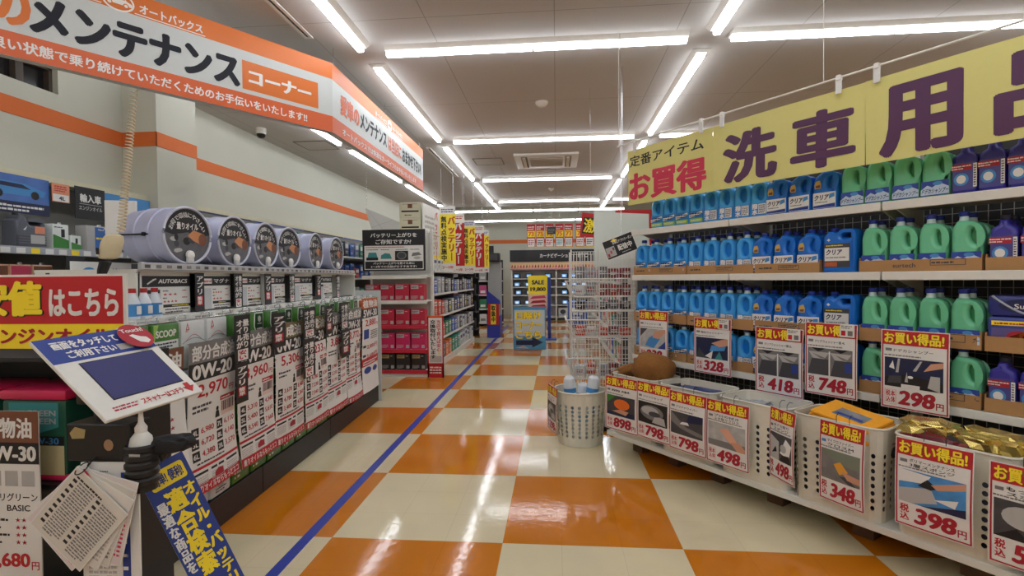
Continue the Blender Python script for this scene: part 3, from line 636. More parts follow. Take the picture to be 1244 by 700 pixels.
b = MB(); b.box(-.17, .17, -.1, .11, 0, .03, OC, .012); b.box(-.165, .165, -.09, .11, .031, .058, OC, .012); b.box(-.15, .16, -.095, .1, .059, .082, OC, .01); b.build('folded_cloth', t)
b = MB(); b.box(-.06, .1, -.05, .03, .0825, .084, SILV); b.add([(-.05, -.04, .0845), (.09, -.04, .0845), (.09, -.02, .0845), (-.05, -.02, .0845)], [(0, 1, 2, 3)], BLUE); b.build('label', t)
for s, d, z, w, dd, h, m, lab, yaw, sd in ((1.0, 2.93, .575, .2, .17, .09, GOLD, 'gold foil packet at the left of the foil heap', .3, 2), (.9, 2.9, .56, .1, .22, .09, DFAB, 'black and silver packet standing between the gold foil packets', .7, 3), (.74, 2.9, .575, .24, .16, .1, GOLD, 'larger gold foil packet at the right of the foil heap', -.2, 4), (.95, 2.83, .545, .26, .12, .08, MAROON, 'maroon film packet in front of the gold foil packets', -.15, 5), (.8, 2.86, .575, .18, .1, .09, GOLD, 'small gold foil packet drooping towards the price card', -.3, 6),
        (.45, 2.9, .53, .3, .2, .1, SILV, 'silver packet in the rightmost basket', 0, 7), (1.72, 2.9, .515, .3, .2, .07, BPK, 'bright blue film packet behind the peach cloth card', .2, 8), (1.92, 2.95, .52, .22, .16, .06, SILV, 'silver film packet behind the grey car body card', .4, 9), (2.02, 2.88, .515, .2, .14, .07, DFAB, 'grey packet lying left of the silver film packet', -.3, 10), (2.3, 2.93, .51, .34, .2, .1, mat('navy_film', (30, 56, 120), .3), 'navy film packet behind the grey round mop card', .1, 11), (2.5, 2.9, .5, .12, .16, .12, DFAB, 'black packet beside the brown mitt', .3, 12)):
    fo = m in (GOLD, SILV, MAROON); pack(s, d, z, w, dd, h*(1.15 if fo else 1), m, lab, yaw=yaw, seed=sd, amp=.95 if fo else .35, sm=8 if fo else 25)
t = thing('wash_mitt', 'fluffy brown wash mitt draped over the leftmost basket', 'mitt', gl(2.77, 2.92, .6), GTH)
MIT = mat('brown_plush', (140, 92, 40), .95, noise=.3, nscale=90)
crumple(.3, .26, .23, MIT, 31, .45, .8).build('mitt_body', t, (.07, 0, -.04), rot=(0, .1, 0), smooth=60)
crumple(.3, .16, .1, MIT, 33, .4, .8).build('cuff', t, (-.13, -.02, -.01), rot=(0, -.38, .15), smooth=60)

# ================================================================ LEFT OIL COUNTER (faces the aisle)
LTH = math.radians(92.63); LR = Matrix.Rotation(LTH, 4, 'Z'); LO = Vector((-1.739, 0, 0))
def ll(x, y, z): return LO + LR @ Vector((x, y, z))
t = thing('oil_counter', 'white steel counter on a black plinth stacked with oil cans along the aisle', 'display counter', LO, LTH)
X0, X1 = 2.045, 5.7
PLI = mat('black_plinth', (38, 32, 32), .5)
for a, c in ((X0, 3.18), (3.186, 4.3), (4.306, X1)):
    b = MB(); b.box(a, c, .02, .7, 0, .172, PLI, .002); b.build('plinth', t)
b = MB(); b.box(X0, X1, .3, .32, .172, 1.2, DARK); b.build('back_panel', t, smooth=0)
b = MB(); b.box(X0, X1, .17, .75, 1.172, 1.19, STEEL); b.build('step_shelf', t, smooth=0)
b = MB(); b.box(2.46, X1, .26, .8, 1.425, 1.44, STEEL); b.build('drum_shelf', t, smooth=0)
b = MB(); b.box(2.46, X1, .72, .74, 1.19, 1.425, DARK); b.build('riser', t, smooth=0)
for x in (2.47, 3.75, X1-.01):
    b = MB(); b.box(x-.008, x+.008, .27, .8, 1.19 if x < 5 else 0, 1.425, STEEL); b.build('bracket', t, smooth=0)
b = MB(); b.box(2.46, X1-.1, .235, .258, 1.435, 1.475, mat('price_rail', (170, 172, 178), .3), .004); b.rect(2.46, X1-.1, 1.441, 1.468, LGREY, .2345)
for i in range(38): b.rect(2.48+.08*i, 2.52+.08*i, 1.446, 1.463, DGREY if i % 3 == 0 else GREY, .234)
b.build('price_rail', t)
b = MB(); b.box(X1, X1+.012, -.02, .7, 0, 1.25, mat('grey_acrylic', (196, 200, 196), .25), .003); b.build('end_panel', t)

# ---- oil cans, four high
TIN = mat('tin_lid', (206, 208, 206), .25, .9); GCAN = mat('green_can_print', (64, 122, 44), .3); SCAN = mat('silver_can_print', (206, 210, 208), .3); CANL = mat('can_label_white', (222, 226, 220), .35); GDC = mat('deep_green_print', (30, 66, 34), .3)
def can(kind):
    t = thing('oil_can', 'x', 'oil can')
    m = {'scoop': GCAN, 'silver': SCAN, 'green': GCAN, 'white': CANL}[kind]
    b = MB(); b.box(-.093, .093, -.055, .055, .002, .246, m, .01)
    y = -.0556
    if kind == 'scoop':
        b.rect(-.083, .083, .03, .12, GRN, y); b.rect(-.083, .083, .12, .162, CANL, y); b.fine(-.07, .126, .14, .03, NAVY, y-.0005, 2, 3); b.text('SCOOP', -.07, .178, .14, .035, WHITE, y, .05); b.poly([(-.083, .24), (-.05, .24), (-.083, .15)], mat('lime_ink', (150, 190, 90), .4, noise=0), y)
    elif kind == 'silver':
        b.rect(-.06, -.035, .195, .2, RED, y); b.poly([(-.06, .2), (-.047, .235), (-.034, .2)], RED, y-.0004); b.poly([(-.056, .2), (-.047, .225), (-.04, .2)], SCAN, y-.0008); b.fine(-.063, .185, .032, .009, RED, y, 1, 1)
        b.tube([(-.085+.17*i/10, y, .13+.022*math.sin(math.pi*i/10)) for i in range(11)], .0015, GREY, 4); b.tube([(-.06+.12*i/8, y, .14+.03*math.sin(math.pi*i/8)) for i in range(9)], .0012, DRED, 4); b.fine(-.05, .118, .1, .01, DGREY, y, 1, 4)
        b.poly(ell(-.0, .06, .03, .02), LGREY, y); b.fine(-.05, .02, .1, .03, DGREY, y-.0004, 2, 7)
    elif kind == 'green':
        b.poly([(-.02, .24), (.083, .24), (.083, .09), (.0, .1), (-.03, .16)], CANL, y); b.poly([(-.01, .235), (.078, .235), (.078, .1), (.006, .108), (-.018, .16)], GDC, y-.0005); b.poly(ell(.036, .2, .018, .02), LGREY, y-.001); b.fine(.012, .165, .05, .012, WHITE, y-.001, 1, 2); b.rect(.0, .075, .118, .15, DGREY, y-.001); b.fine(.004, .124, .066, .02, WHITE, y-.0014, 2, 5)
        b.fine(-.07, .025, .07, .05, WHITE, y, 2, 9); b.poly([(-.06, .03), (-.05, .08), (-.04, .03)], OLIVE, y-.0004)
    else:
        b.rect(-.085, .085, .03, .1, LGREY, y); b.text('5W-30', -.07, .11, .14, .03, BLACK, y, .03); b.poly([(-.08, .15), (.08, .17), (.08, .23), (-.08, .23)], ORA, y)
    b.build('body', t)
    b = MB(); b.box(-.088, .088, -.05, .05, .246, .251, TIN, .002); b.tube([(x*.089, yy*.051, .25) for x, yy in ((-1, -1), (1, -1), (1, 1), (-1, 1))], .003, TIN, 5, True); b.build('lid', t)
    b = MB(); b.lathe([(.02, .25), (.02, .266), (.017, .27)], mat('tin_cap', (222, 222, 216), .3, .6), 14, (.058, 0, 0)); b.build('cap', t)
    b = MB(); b.tube([(-.06, 0, .25), (-.055, 0, .27), (-.0, 0, .275), (.015, 0, .27), (.02, 0, .25)], .004, TIN, 6); b.build('handle', t)
    return t
CANP = {k: can(k) for k in ('scoop', 'silver', 'green', 'white')}; cu = set()
COLK = ['scoop']*2+['silver']*2+['green']*11+['white']*3
PN = ['3,880']
LEVN = ['bottom row', 'second row up', 'third row up', 'top row']
for lev in range(4):
    cnt = {}
    for i, k in enumerate(COLK):
        cnt[k] = cnt.get(k, 0)+1
        x = 2.14+.2032*i; p = ll(x, .085, .173+.252*lev)
        lb = '%s oil can, %s on the aisle counter, %s from near end' % ({'scoop': 'green and white', 'silver': 'silver', 'green': 'dark green', 'white': 'white and orange'}[k], LEVN[lev], ORD[i])
        o = CANP[k]
        if k not in cu: cu.add(k); o.location = p; o.rotation_euler.z = LTH; o['label'] = lb; o['group'] = 'oil cans stacked on the counter'
        elif lev == 3: dup(o, p, LTH+rnd.uniform(-.02, .02), lb, 'oil cans stacked on the counter')
        else:
            c = o.copy(); C.objects.link(c); c.location = p; c.rotation_euler = (0, 0, LTH); c['label'] = lb; c['group'] = 'oil cans stacked on the counter'
            for ch in kids(o):
                if ch.name.startswith(('body', 'lid')): d = ch.copy(); C.objects.link(d); d.parent = c
# ---- long hanging posters over the cans
def long_poster(x0, x1, z1, z0, head, hm, visc, price, kind, label, mono=False, seed=1):
    w = x1-x0; h = z1-z0; b = MB(); r = random.Random(seed); ph = r.uniform(0, 6); am = r.uniform(.008, .018)
    b.bend = lambda p: Vector((p.x, p.y-am*math.sin((p.z/h)*5+ph)*.6-am*.8*math.sin(p.x/w*3.1)-.012*max(0, -p.z/h-.7)*4, p.z))
    b.rect(0, w, -h, 0, PAPER, 0, 6, 24); b.rect(0, w, -h, 0, PAPER, .0012, 6, 24)
    k = .81; z = lambda a: -a*k            # a: metres below the top on a .81 m poster
    b.rect(0, w, z(.135), 0, hm, -.0007, 6, 6); b.text(head, w*.05, z(.122), w*.9, .095*k*1.05, WHITE, -.0014, .04)
    b.rect(0, w, z(.25), z(.135), BLACK, -.0007, 6, 6); b.text(visc, w*.06, z(.24), w*.84, .095*k, WHITE, -.0014, .045)
    b.rect(w*.0, w*.02, z(.3), z(.28), RED, -.0007); pz = .37 if kind != 'star' else .62
    b.text(price, w*.16, z(pz), w*.64, .095*k, RED, -.001, .025); b.text('円', w*.83, z(pz), w*.12, .04*k, RED, -.001, .02)
    if kind == 'price':
        b.rect(w*.62, w*.98, z(.425), z(.395), RED, -.001); b.fine(w*.64, z(.42), w*.32, .016, WHITE, -.0014, 1, seed); b.rect(w*.64, w*.96, z(.53), z(.43), mat('pale_pink', (226, 200, 190), .5, noise=0), -.0008)
        for i in range(9): b.rect(w*(.655+.034*i), w*(.668+.034*i+r.uniform(0, .012)), z(.5), z(.435), DGREY, -.0014)
        b.fine(w*.08, z(.46), w*.36, .05, DGREY, -.0008, 2, seed+3); b.poly(ell(w*.56, z(.47), w*.028, .012), BLACK, -.0008); b.poly([(w*.51, z(.53)), (w*.61, z(.53)), (w*.59, z(.485)), (w*.53, z(.485))], BLACK, -.0008)
        rows = [('4L', 1.0), ('3L', 1.6), ('5L', 2.1)]
        for c in range(2):
            for i in range(3):
                xx = w*(.06+.48*c); zz = z(.61+.075*i); b.rect(xx, xx+w*.13, zz, zz+.05, BLACK, -.0008)
                b.text(('4L', '5L', '6L', '7L', '8L', '20L')[i+3*c], xx+w*.015, zz+.012, w*.1, .026, WHITE, -.0013, .03)
                b.text('%d,%d%d0' % (r.randint(3, 8), r.randint(1, 9), r.randint(0, 9)), xx+w*.17, zz+.008, w*.25, .034, RED, -.0008, .02)
        b.fine(w*.12, z(.79), w*.8, .018, BLACK, -.0008, 1, seed+5); b.rect(0, w, z(.81)-.006, z(.80), RED, -.0008, 6, 1)
        for i in range(3):
            xx = w*(.03+.33*i); b.rect(xx, xx+w*.27, z(.85), z(.835), BLACK, -.0008); b.fine(xx, z(.93), w*.26, .055, LGREY, -.0008, 5, seed+i)
        b.poly([(w*.42, z(.91)), (w*.6, z(.91)), (w*.6, z(.87)), (w*.5, z(.86)), (w*.42, z(.88))], DRED, -.0011)
        b.rect(0, w, -h, -h+.055, RED, -.0008, 6, 2); b.text('量りオイルならもっとエコ', w*.04, -h+.008, w*.92, .036, WHITE, -.0014, .025)
    elif kind == 'last':
        b.rect(w*.08, w*.35, z(.52), z(.4), BLUE, -.0008); b.fine(w*.45, z(.54), w*.5, .1, DGREY, -.0008, 5, 3)
        for i, p in enumerate(('2,880円', '3,680円')): b.rect(w*.05, w*.2, z(.63+.12*i), z(.6+.12*i), BLACK, -.0008); b.text(p, w*.25, z(.66+.12*i), w*.68, .05, RED, -.0008, .02)
        b.rect(0, w, z(.87), z(.77), RED, -.0008, 6, 2); b.fine(w*.06, z(.86), w*.88, .05, WHITE, -.0013, 2, 4)
        b.poly(ell(w*.3, z(.93), w*.2, .035), BLUE, -.001); b.poly(ell(w*.75, z(.94), w*.16, .03), BLUE, -.001)
    else:
        for i in range(4): b.fine(w*.1, z(.43+.05*i), w*.36, .02, BLACK, -.0008, 1, i); b.text('★★', w*.55, z(.43+.05*i), w*.22, .022, DRED, -.0008, 0)
    o = b.build('oil_price_poster', None, ll(x0, .0, z1), LTH); tag(o, label, 'poster', 'oil price posters hanging over the cans'); return o
E0 = 1.052
PST = [(2.03, 2.43, '鉱物油', BRN, '5W-30', '2,298', 'star'), (2.447, 2.86, '部分合成油', GREY, '0W-20', '2,970', 'price'), (2.888, 3.308, '部分合成油', GREY, '0W-20', '3,960', 'price'), (3.318, 3.742, '合成油', OLIVE, '0W-20', '5,306', 'price'),
       (3.755, 4.19, '合成油', OLIVE, '5W-30', '4,233', 'price'), (4.2, 4.645, '合成油', GREY, '5W-30', '3,880', 'price'), (4.655, 5.06, '合成油', GREY, '0W-30', '3,772', 'price'), (5.1, 5.63, '植物油', ORB, '5W-30', '2,880', 'last')]
for i, (x0, x1, hd, hm, vi, pr, kd) in enumerate(PST):
    long_poster(x0, x1, E0+.008*i+(.07 if kd == 'last' else 0), .285-.012*i, hd, hm, vi, pr, kd, 'long white oil poster reading %s at %s yen over the can stack' % (vi, pr), seed=i+2)
# ---- black vertical notices
def notice(x, y, z, w, h, lines, boxed, label, rzz=0):
    b = MB(); b.box(-w/2, w/2, 0, .002, -h, 0, BLK); y0 = -.0006; n = max(len(l) for l in lines); cw = w*.8/len(lines); ch = h*.62/n if boxed else h*.8/n
    ch = min(ch, h*.16)
    for i, l in enumerate(lines): b.vtext(l, -w*.4+cw*(len(lines)-1-i), -h*.1, cw, ch, WHITE, y0, .04)
    if boxed:
        zb = -h*.1-ch*n-.006; hb = min(h*.24, h+zb-.006); b.rect(-w*.32, w*.32, zb-hb, zb, RED if boxed == '簡単' else WHITE, y0)
        m = len(boxed); b.vtext(boxed, -w*.28 if m < 3 else -w*.22, zb-.004, w*.5, (hb-.008)/m, WHITE if boxed == '簡単' else RED, y0-.0006, .04)
    o = b.build('black_notice', None, ll(x, y, z), LTH+rzz, smooth=0); tag(o, label, 'notice', 'black vertical notices on the oil counter'); return o
AP, HK = (['アプリ'], '簡単'), (['量り売り', 'オイルが'], '安い')
for i, (x, k) in enumerate(((2.955, AP), (3.365, HK), (3.76, AP), (4.15, HK), (4.69, AP), (5.17, HK))):
    o = notice(x, .262, 1.434, .1 if i else .085, .242, k[0], k[1], 'black notice on the upper tier, %s from the near end, red characters' % ORD[i])
for i, (x, z, h, k, wd, nm) in enumerate(((2.86, 1.178, .27, HK, .165, 'near end, upper one at the 2,970 yen poster'), (2.845, .905, .235, AP, .125, 'near end, lower one at the 2,970 yen poster'), (3.29, 1.16, .23, AP, .185, 'left of the 5,306 yen poster'), (3.765, 1.165, .22, HK, .22, 'right of the 5,306 yen poster, upper one'), (3.75, .935, .29, HK, .21, 'right of the 5,306 yen poster, lower one'), (4.145, 1.16, .235, AP, .15, 'left of the 3,880 yen poster'), (4.495, 1.172, .235, HK, .2, 'right of the 3,880 yen poster, upper one'), (4.515, .93, .25, AP, .215, 'right of the 3,880 yen poster, lower one'))):
    notice(x, -.05, z, wd, h, k[0], k[1], 'black vertical notice, '+nm)
# ---- upper tier info panels
for i, (x0, x1, br, col, nm) in enumerate(((2.53, 2.92, 'AUTOBACS', WHITE, 'first'), (3.0, 3.33, 'Castrol マグナ', RED, 'second'), (3.42, 3.72, 'Castrol エッジ', RED, 'third'), (3.81, 4.1, 'Castrol エッジ', RED, 'fourth'), (4.21, 4.63, 'Castrol マグナ', RED, 'fifth'), (4.76, 5.1, 'AUTOBACS', WHITE, 'sixth'))):
    w = x1-x0; b = MB(); b.box(0, w, 0, .004, 0, .235, PAPER); y = -.0006
    b.rect(w*.03, w, .155, .215, BLACK, y)
    if br[0] == 'A':
        for q in range(3): b.tube([(w*.16+.014*q-.014, y-.0004, .17+.006*q), (w*.16+.014*q, y-.0004, .178+.008*q), (w*.16+.014*q+.022, y-.0004, .19+.004*q)], .004, WHITE, 4)
        b.text(br, w*.33, .174, w*.6, .024, WHITE, y-.0005, .04, .2)
    else: b.rect(w*.05, w*.4, .168, .2, PAPER, y-.0004); b.text('Castrol', w*.07, .176, w*.31, .018, RED, y-.0008, .04); b.text(br[8:], w*.46, .17, w*.5, .03, WHITE, y-.0006, .03)
    for q in range(2): b.fine(w*.42, .126-.04*q, w*.12, .012, DGREY, y, 1, q); b.text(('★★★', '★★★★')[(i+q) % 2], w*.42, .105-.04*q, w*.3, .016, RED, y, 0); b.fine(w*.82, .128-.04*q, w*.14, .01, DRED, y, 1, q+4)
    b.rect(w*.42, w, .04, .056, BLACK, y); b.fine(w*.6, .043, w*.38, .01, YEL, y-.0005, 1, i); b.fine(w*.46, .006, w*.5, .03, DGREY, y, 2, i+9); b.rect(w*.02, w*.38, .01, .14, mat('panel_grey', (196, 198, 200), .5, noise=0), y)
    if br[0] == 'A': b.rect(w*.04, w*.36, .12, .14, BLACK, y-.0005)
    o = b.build('oil_brand_panel', None, ll(x0, .3, 1.191), LTH, smooth=0); tag(o, '%s oil grade panel from the near end of the upper tier, black header' % nm, 'panel', 'oil grade panels on the upper tier')
for i in range(3):
    t = thing('additive_bottle', 'small blue and white additive bottle on the upper tier, %s from left' % ORD[i], 'bottle', ll(2.375+.075*i, .22, 1.191), LTH, 'additive bottles on the upper tier')
    b = MB(); b.lathe([(.03, 0), (.032, .01), (.032, .08), (.02, .11), (.014, .13)], mat('additive_white', (210, 216, 222), .3), 16); b.build('body', t)
    b = MB(); b.lathe([(.0328, .015), (.0328, .075)], CYAN, 16, caps=False); b.rect(-.016, .016, .025, .065, WHITE, -.0335); b.build('label', t)
    b = MB(); b.lathe([(.016, .13), (.016, .152)], mat('red_cap', (180, 40, 40), .4), 12); b.build('cap', t)
# ---- oil drums lying on the drum shelf
DRB = mat('pale_blue_grey_steel', (176, 180, 206), .35, .15); DRR = mat('drum_rim', (196, 198, 214), .3, .2)
def drum():
    t = thing('oil_drum', 'x', 'oil drum', (0, 0, 0)); R_ = .165
    b = MB(); b.lathe([(R_-.004, -.0), (R_, -.01), (R_, -.1), (R_+.006, -.105), (R_+.006, -.12), (R_, -.125), (R_, -.2), (R_+.005, -.205), (R_+.005, -.215), (R_, -.22), (R_-.006, -.32), (R_-.02, -.33)], DRB, 36, axis='y'); b.build('body', t)
    b = MB(); ring = [(R_*math.cos(a), -.004, R_*math.sin(a)) for a in [2*math.pi*i/36 for i in range(36)]]; b.tube(ring, .008, DRR, 8, True); b.build('rim', t)
    b = MB(); y = -.0008
    b.poly(ell(0, 0, .158, .158, 36), mat('engine_photo', (92, 92, 96), .4, noise=.35, nscale=30), y)
    b.poly([(.158*math.cos(a), .158*math.sin(a)) for a in [math.radians(5+170*i/20) for i in range(21)]]+[(-.1, .0), (0, .02), (.1, .0)], BLACK, y-.0006)
    s = 'お得で環境にやさしい'
    for i, ch in enumerate(s):
        a = math.radians(158-136*i/(len(s)-1)); vs, fs = glyphs(ch); r0 = .122; ca, sa = math.cos(a-math.pi/2), math.sin(a-math.pi/2)
        for ox in (-.03, .03): b.add([((p[0]-.5+ox)*.034*ca-(p[1]-.38)*.034*sa+r0*math.cos(a), y-.0012, (p[0]-.5+ox)*.034*sa+(p[1]-.38)*.034*ca+r0*math.sin(a)) for p in vs], fs, WHITE)
    b.text('量りオイル', -.075, .035, .15, .04, WHITE, y-.0012, .03)
    for q in range(9):
        r = random.Random(q); cx, cz = r.uniform(-.12, .06), r.uniform(-.1, -.01); b.poly(ell(cx, cz, r.uniform(.012, .03), r.uniform(.01, .025), 8), (DGREY, LGREY, BLACK)[q % 3], y-.0006-.0001*q)
    b.poly([(.0, .0), (.04, .035), (.12, .015), (.1, -.05), (.04, -.03)], mat('filter_tan', (196, 132, 84), .5, noise=0), y-.0018); b.poly(ell(.105, -.02, .03, .038, 12), BRN, y-.0022)
    b.build('face_disc', t, smooth=0)
    b = MB(); b.lathe([(.028, .0), (.026, .012), (.014, .02)], WHITE, 16, (0, -.012, -.115), 'y'); b.box(-.02, .02, -.028, -.004, -.165, -.12, mat('tap_clear', (206, 206, 204), .2), .006); b.build('tap', t)
    b = MB(); b.bar((-R_-.005, .1, .0), (-R_-.012, .3, 0), .005, MARK); b.build('strap_rod', t)
    b = MB(); b.bar((R_+.005, .1, .0), (R_+.012, .3, .0), .005, MARK); b.build('strap_rod', t)
    b = MB(); b.lathe([(.012, -.01), (.012, .01)], MARK, 10, (-R_-.008, .12, 0), 'x'); b.build('strap_knob', t)
    b = MB(); b.box(-.12, .12, .06, .28, -.204, -.165, DARK); b.build('cradle', t, smooth=0)
    return t
D0 = drum()
for i, (x, yw) in enumerate(((2.91, -.2), (3.39, -.1), (3.81, -.03), (4.185, -.1), (4.72, .03), (5.23, -.05))):
    lb = 'pale oil drum lying above the oil counter, %s from the near end' % ORD[i]; p = ll(x, .3, 1.645)
    if i == 0: D0.location = p; D0.rotation_euler.z = LTH+yw; D0['label'] = lb; D0['group'] = 'oil drums lying in a row'
    else: dup(D0, p, LTH+yw, lb, 'oil drums lying in a row')
b = MB(); b.box(0, .17, 0, .02, 0, .3, PAPER, .002); tag(b.build('white_board', None, at(128, 303, 2.95), .3), 'blank white board standing behind the coiled cord', 'board')

# ---- wall shelf unit behind
t = thing('wall_shelf', 'cream steel wall shelf holding imported-car oil jugs at left', 'shelf', (0, 0, 0))
for z in (1.615, 1.25, .7, .2):
    b = MB(); b.box(-4.0, -3.57, 2.0, 4.6, z-.02, z, STEEL); b.box(-3.57, -3.55, 2.0, 4.6, z-.045, z+.005, mat('price_rail', (170, 172, 178), .3))
    for i in range(26): b.box(-3.5505, -3.548, 2.05+.098*i, 2.11+.098*i, z-.04, z-.004, WHITE if i % 3 else YEL)
    b.build('shelf', t, smooth=0)
b = MB(); b.box(-4.05, -4.0, 2.0, 4.6, 0, 2.14, mat('shelf_back', (120, 118, 112), .6)); b.build('back_panel', t, smooth=0)
for y in (2.0, 3.3, 4.57): b = MB(); b.box(-4.0, -3.95, y, y+.03, 0, 2.14, STEEL); b.build('upright', t, smooth=0)
WP = math.pi/2
def wallposter(y0, y1, z0, z1, name, label, fn, x=-3.8):
    b = MB(); w = y1-y0; b.box(0, w, 0, .004, 0, z1-z0, NAVY); fn(b, w, z1-z0); tag(b.build(name, None, (x, y0, z0), WP, smooth=0), label, 'poster')
def carpic(b, w, h):
    b.rect(0, w, h*.3, h, mat('poster_blue', (70, 110, 180), .4, noise=.3, nscale=9), -.0006); b.poly([(w*.45, h*.45), (w*.95, h*.5), (w*.97, h*.65), (w*.8, h*.8), (w*.6, h*.82), (w*.48, h*.65)], CYAN, -.0012); b.poly([(w*.58, h*.68), (w*.62, h*.78), (w*.78, h*.77), (w*.85, h*.66)], NAVY, -.0018)
    b.poly([(w*.02, h*.45), (w*.4, h*.48), (w*.4, h*.62), (w*.2, h*.72), (w*.05, h*.65)], BLUE, -.0012); b.poly(ell(w*.6, h*.48, .03, .03), BLACK, -.0018); b.poly(ell(w*.88, h*.52, .03, .03), BLACK, -.0018)
    b.fine(w*.05, h*.04, w*.9, h*.2, WHITE, -.0008, 2, 3); b.poly([(w*.15, h*.45), (w*.3, h*.45), (w*.28, h*.6), (w*.2, h*.62)], WHITE, -.0018)
wallposter(2.7, 3.6, 1.87, 2.14, 'car_poster', 'dark blue poster with car pictures under the wall board', carpic)
def opc(b, w, h):
    b.rect(0, w, 0, h, mat('salmon_ink', (222, 140, 104), .5, noise=0), -.0006); b.rect(w*.06, w*.94, h*.04, h*.42, PAPER, -.001); b.fine(w*.15, h*.55, w*.7, h*.35, RED, -.001, 3, 5); b.text('4L', w*.38, h*.1, w*.36, h*.22, BLACK, -.0014, .04)
wallposter(3.6, 3.745, 1.99, 2.13, 'salmon_card', 'small salmon and white card beside the car poster', opc, -3.78)
def imp(b, w, h):
    b.rect(0, w, 0, h, BLACK, -.0006); b.text('輸入車', w*.15, h*.52, w*.72, h*.27, WHITE, -.001, .04); b.rect(w*.13, w*.9, h*.46, h*.475, LGREY, -.001); b.text('エンジンオイル', w*.12, h*.28, w*.78, h*.13, LGREY, -.001, .03)
wallposter(3.79, 4.06, 1.885, 2.14, 'black_poster', 'black poster for imported car engine oil on the wall shelf', imp, -3.78)
def blp(b, w, h):
    b.rect(0, w, 0, h, CYAN, -.0006); b.rect(w*.55, w, 0, h*.6, BLUE, -.001); b.text('メーカー', w*.6, h*.3, w*.36, h*.18, WHITE, -.0014, .03); b.fine(w*.6, h*.1, w*.36, h*.14, WHITE, -.0014, 1, 2); b.poly([(w*.05, h*.4), (w*.5, h*.5), (w*.5, h*.62), (w*.08, h*.6)], WHITE, -.0012); b.rect(0, w*.5, 0, h*.3, mat('mid_blue_ink', (50, 100, 170), .5, noise=0), -.001)
wallposter(4.07, 4.57, 1.87, 2.13, 'light_blue_poster', 'light blue poster left of the wall pillar', blp)
for i, (y0, y1) in enumerate(((5.2, 6.2), (6.25, 7.5), (7.55, 9.0), (9.05, 10.6))):
    wallposter(y0, y1, 1.85, 2.13, 'header_poster', 'dark blue header poster right of the wall pillar, %s along' % ORD[i], lambda b, w, h: (b.rect(0, w, 0, h, NAVY if i % 2 == 0 else BLUE, -.0006), b.fine(w*.05, h*.5, w*.8, h*.35, WHITE, -.001, 2, i), b.poly([(w*.3, h*.05), (w*.7, h*.05), (w*.6, h*.4), (w*.35, h*.4)], CYAN, -.001)))
# items on the wall shelf
t = thing('oil_jug', 'dark grey oil jug with handle on the upper wall shelf', 'oil jug', (-3.66, 3.28, 1.616), WP)
JG = mat('dark_grey_jug', (84, 88, 98), .35)
vs, fs = solid2d([[(-.105, 0), (.105, 0), (.108, .17), (.09, .19), (.08, .2), (-.03, .2), (-.035, .22), (-.075, .22), (-.08, .195), (-.105, .18)], rrect(-.01, .07, .158, .185, .012)], .12, .02); b = MB(); b.add(vs, fs, JG)
for k in range(4): b.box(-.1, .1, -.0612, -.058, .02+.018*k, .026+.018*k, DGREY)
b.build('body', t); b = MB(); b.lathe([(.018, .22), (.018, .238)], BLK, 12, (-.055, 0, 0)); b.build('cap', t)
b = MB(); b.rect(-.01, .09, .03, .09, LGREY, -.062); b.rect(.02, .09, .1, .15, mat('salmon_ink', (222, 140, 104), .5, noise=0), -.062); b.poly([(-.06, .12), (-.03, .15), (-.045, .12)], WHITE, -.062); b.build('label', t)
t = thing('oil_can', 'green and white oil can on the upper wall shelf beside the grey jug', 'oil can', (-3.66, 3.5, 1.616), WP)
b = MB(); b.box(-.062, .062, -.05, .05, 0, .185, CANL, .006); b.poly([(-.06, .01), (.06, .01), (.06, .07), (-.06, .11)], GRN, -.0505); b.text('1', -.0, .09, .03, .06, BLACK, -.051, .04); b.fine(-.05, .155, .1, .015, DGREY, -.0505, 1, 1); b.build('body', t)
b = MB(); b.lathe([(.015, .185), (.015, .2)], CHROME, 12, (.03, 0, 0)); b.build('cap', t)
t = thing('oil_can', 'tiny green and white oil can right of the taller one on the wall shelf', 'oil can', (-3.63, 3.61, 1.616), WP)
b = MB(); b.box(-.042, .042, -.03, .03, 0, .11, CANL, .004); b.poly([(-.04, .004), (.04, .004), (.04, .04), (-.04, .06)], GRN, -.0305); b.text('1', -.008, .05, .02, .04, BLACK, -.031, .04); b.build('body', t)
b = MB(); b.lathe([(.01, .11), (.01, .12)], CHROME, 10); b.build('cap', t)
t = thing('oil_box', 'blue and grey oil can on the wall shelf left of the coiled cord', 'oil can', (-3.65, 3.8, 1.616), WP)
b = MB(); b.box(-.1, .1, -.05, .05, 0, .2, LGREY, .006); b.rect(-.03, .095, .01, .19, mat('mid_blue_ink', (50, 100, 170), .5, noise=0), -.0505); b.fine(-.02, .09, .1, .03, YEL, -.051, 1, 3); b.text('No.6', .0, .165, .05, .015, WHITE, -.051, .02); b.poly([(.05, .19), (.09, .19), (.09, .13)], WHITE, -.051); b.build('body', t)
b = MB(); b.lathe([(.02, .2), (.02, .215)], CHROME, 12, (.05, 0, 0)); b.build('cap', t)
for i in range(7):
    t = thing('oil_can', 'orange and white oil can on the second wall shelf, %s from left' % ORD[i], 'oil can', (-3.66, 2.46+.15*i, 1.2505), WP, 'orange cans on the second wall shelf')
    b = MB(); b.box(-.07, .07, -.05, .05, 0, .25, mat('peach_can', (226, 176, 140), .35), .006); b.poly([(-.065, .01), (.065, .01), (.065, .12), (-.02, .06)], mat('amber_ink', (230, 150, 60), .4, noise=0), -.0505); b.poly([(-.065, .24), (.065, .24), (.065, .18), (-.065, .15)], PINK if i % 2 else BRN, -.0505); b.fine(-.05, .12, .1, .03, WHITE, -.051, 2, i); b.build('body', t)
    b = MB(); b.lathe([(.016, .25), (.016, .265)], CHROME, 12, (.03, 0, 0)); b.build('cap', t)
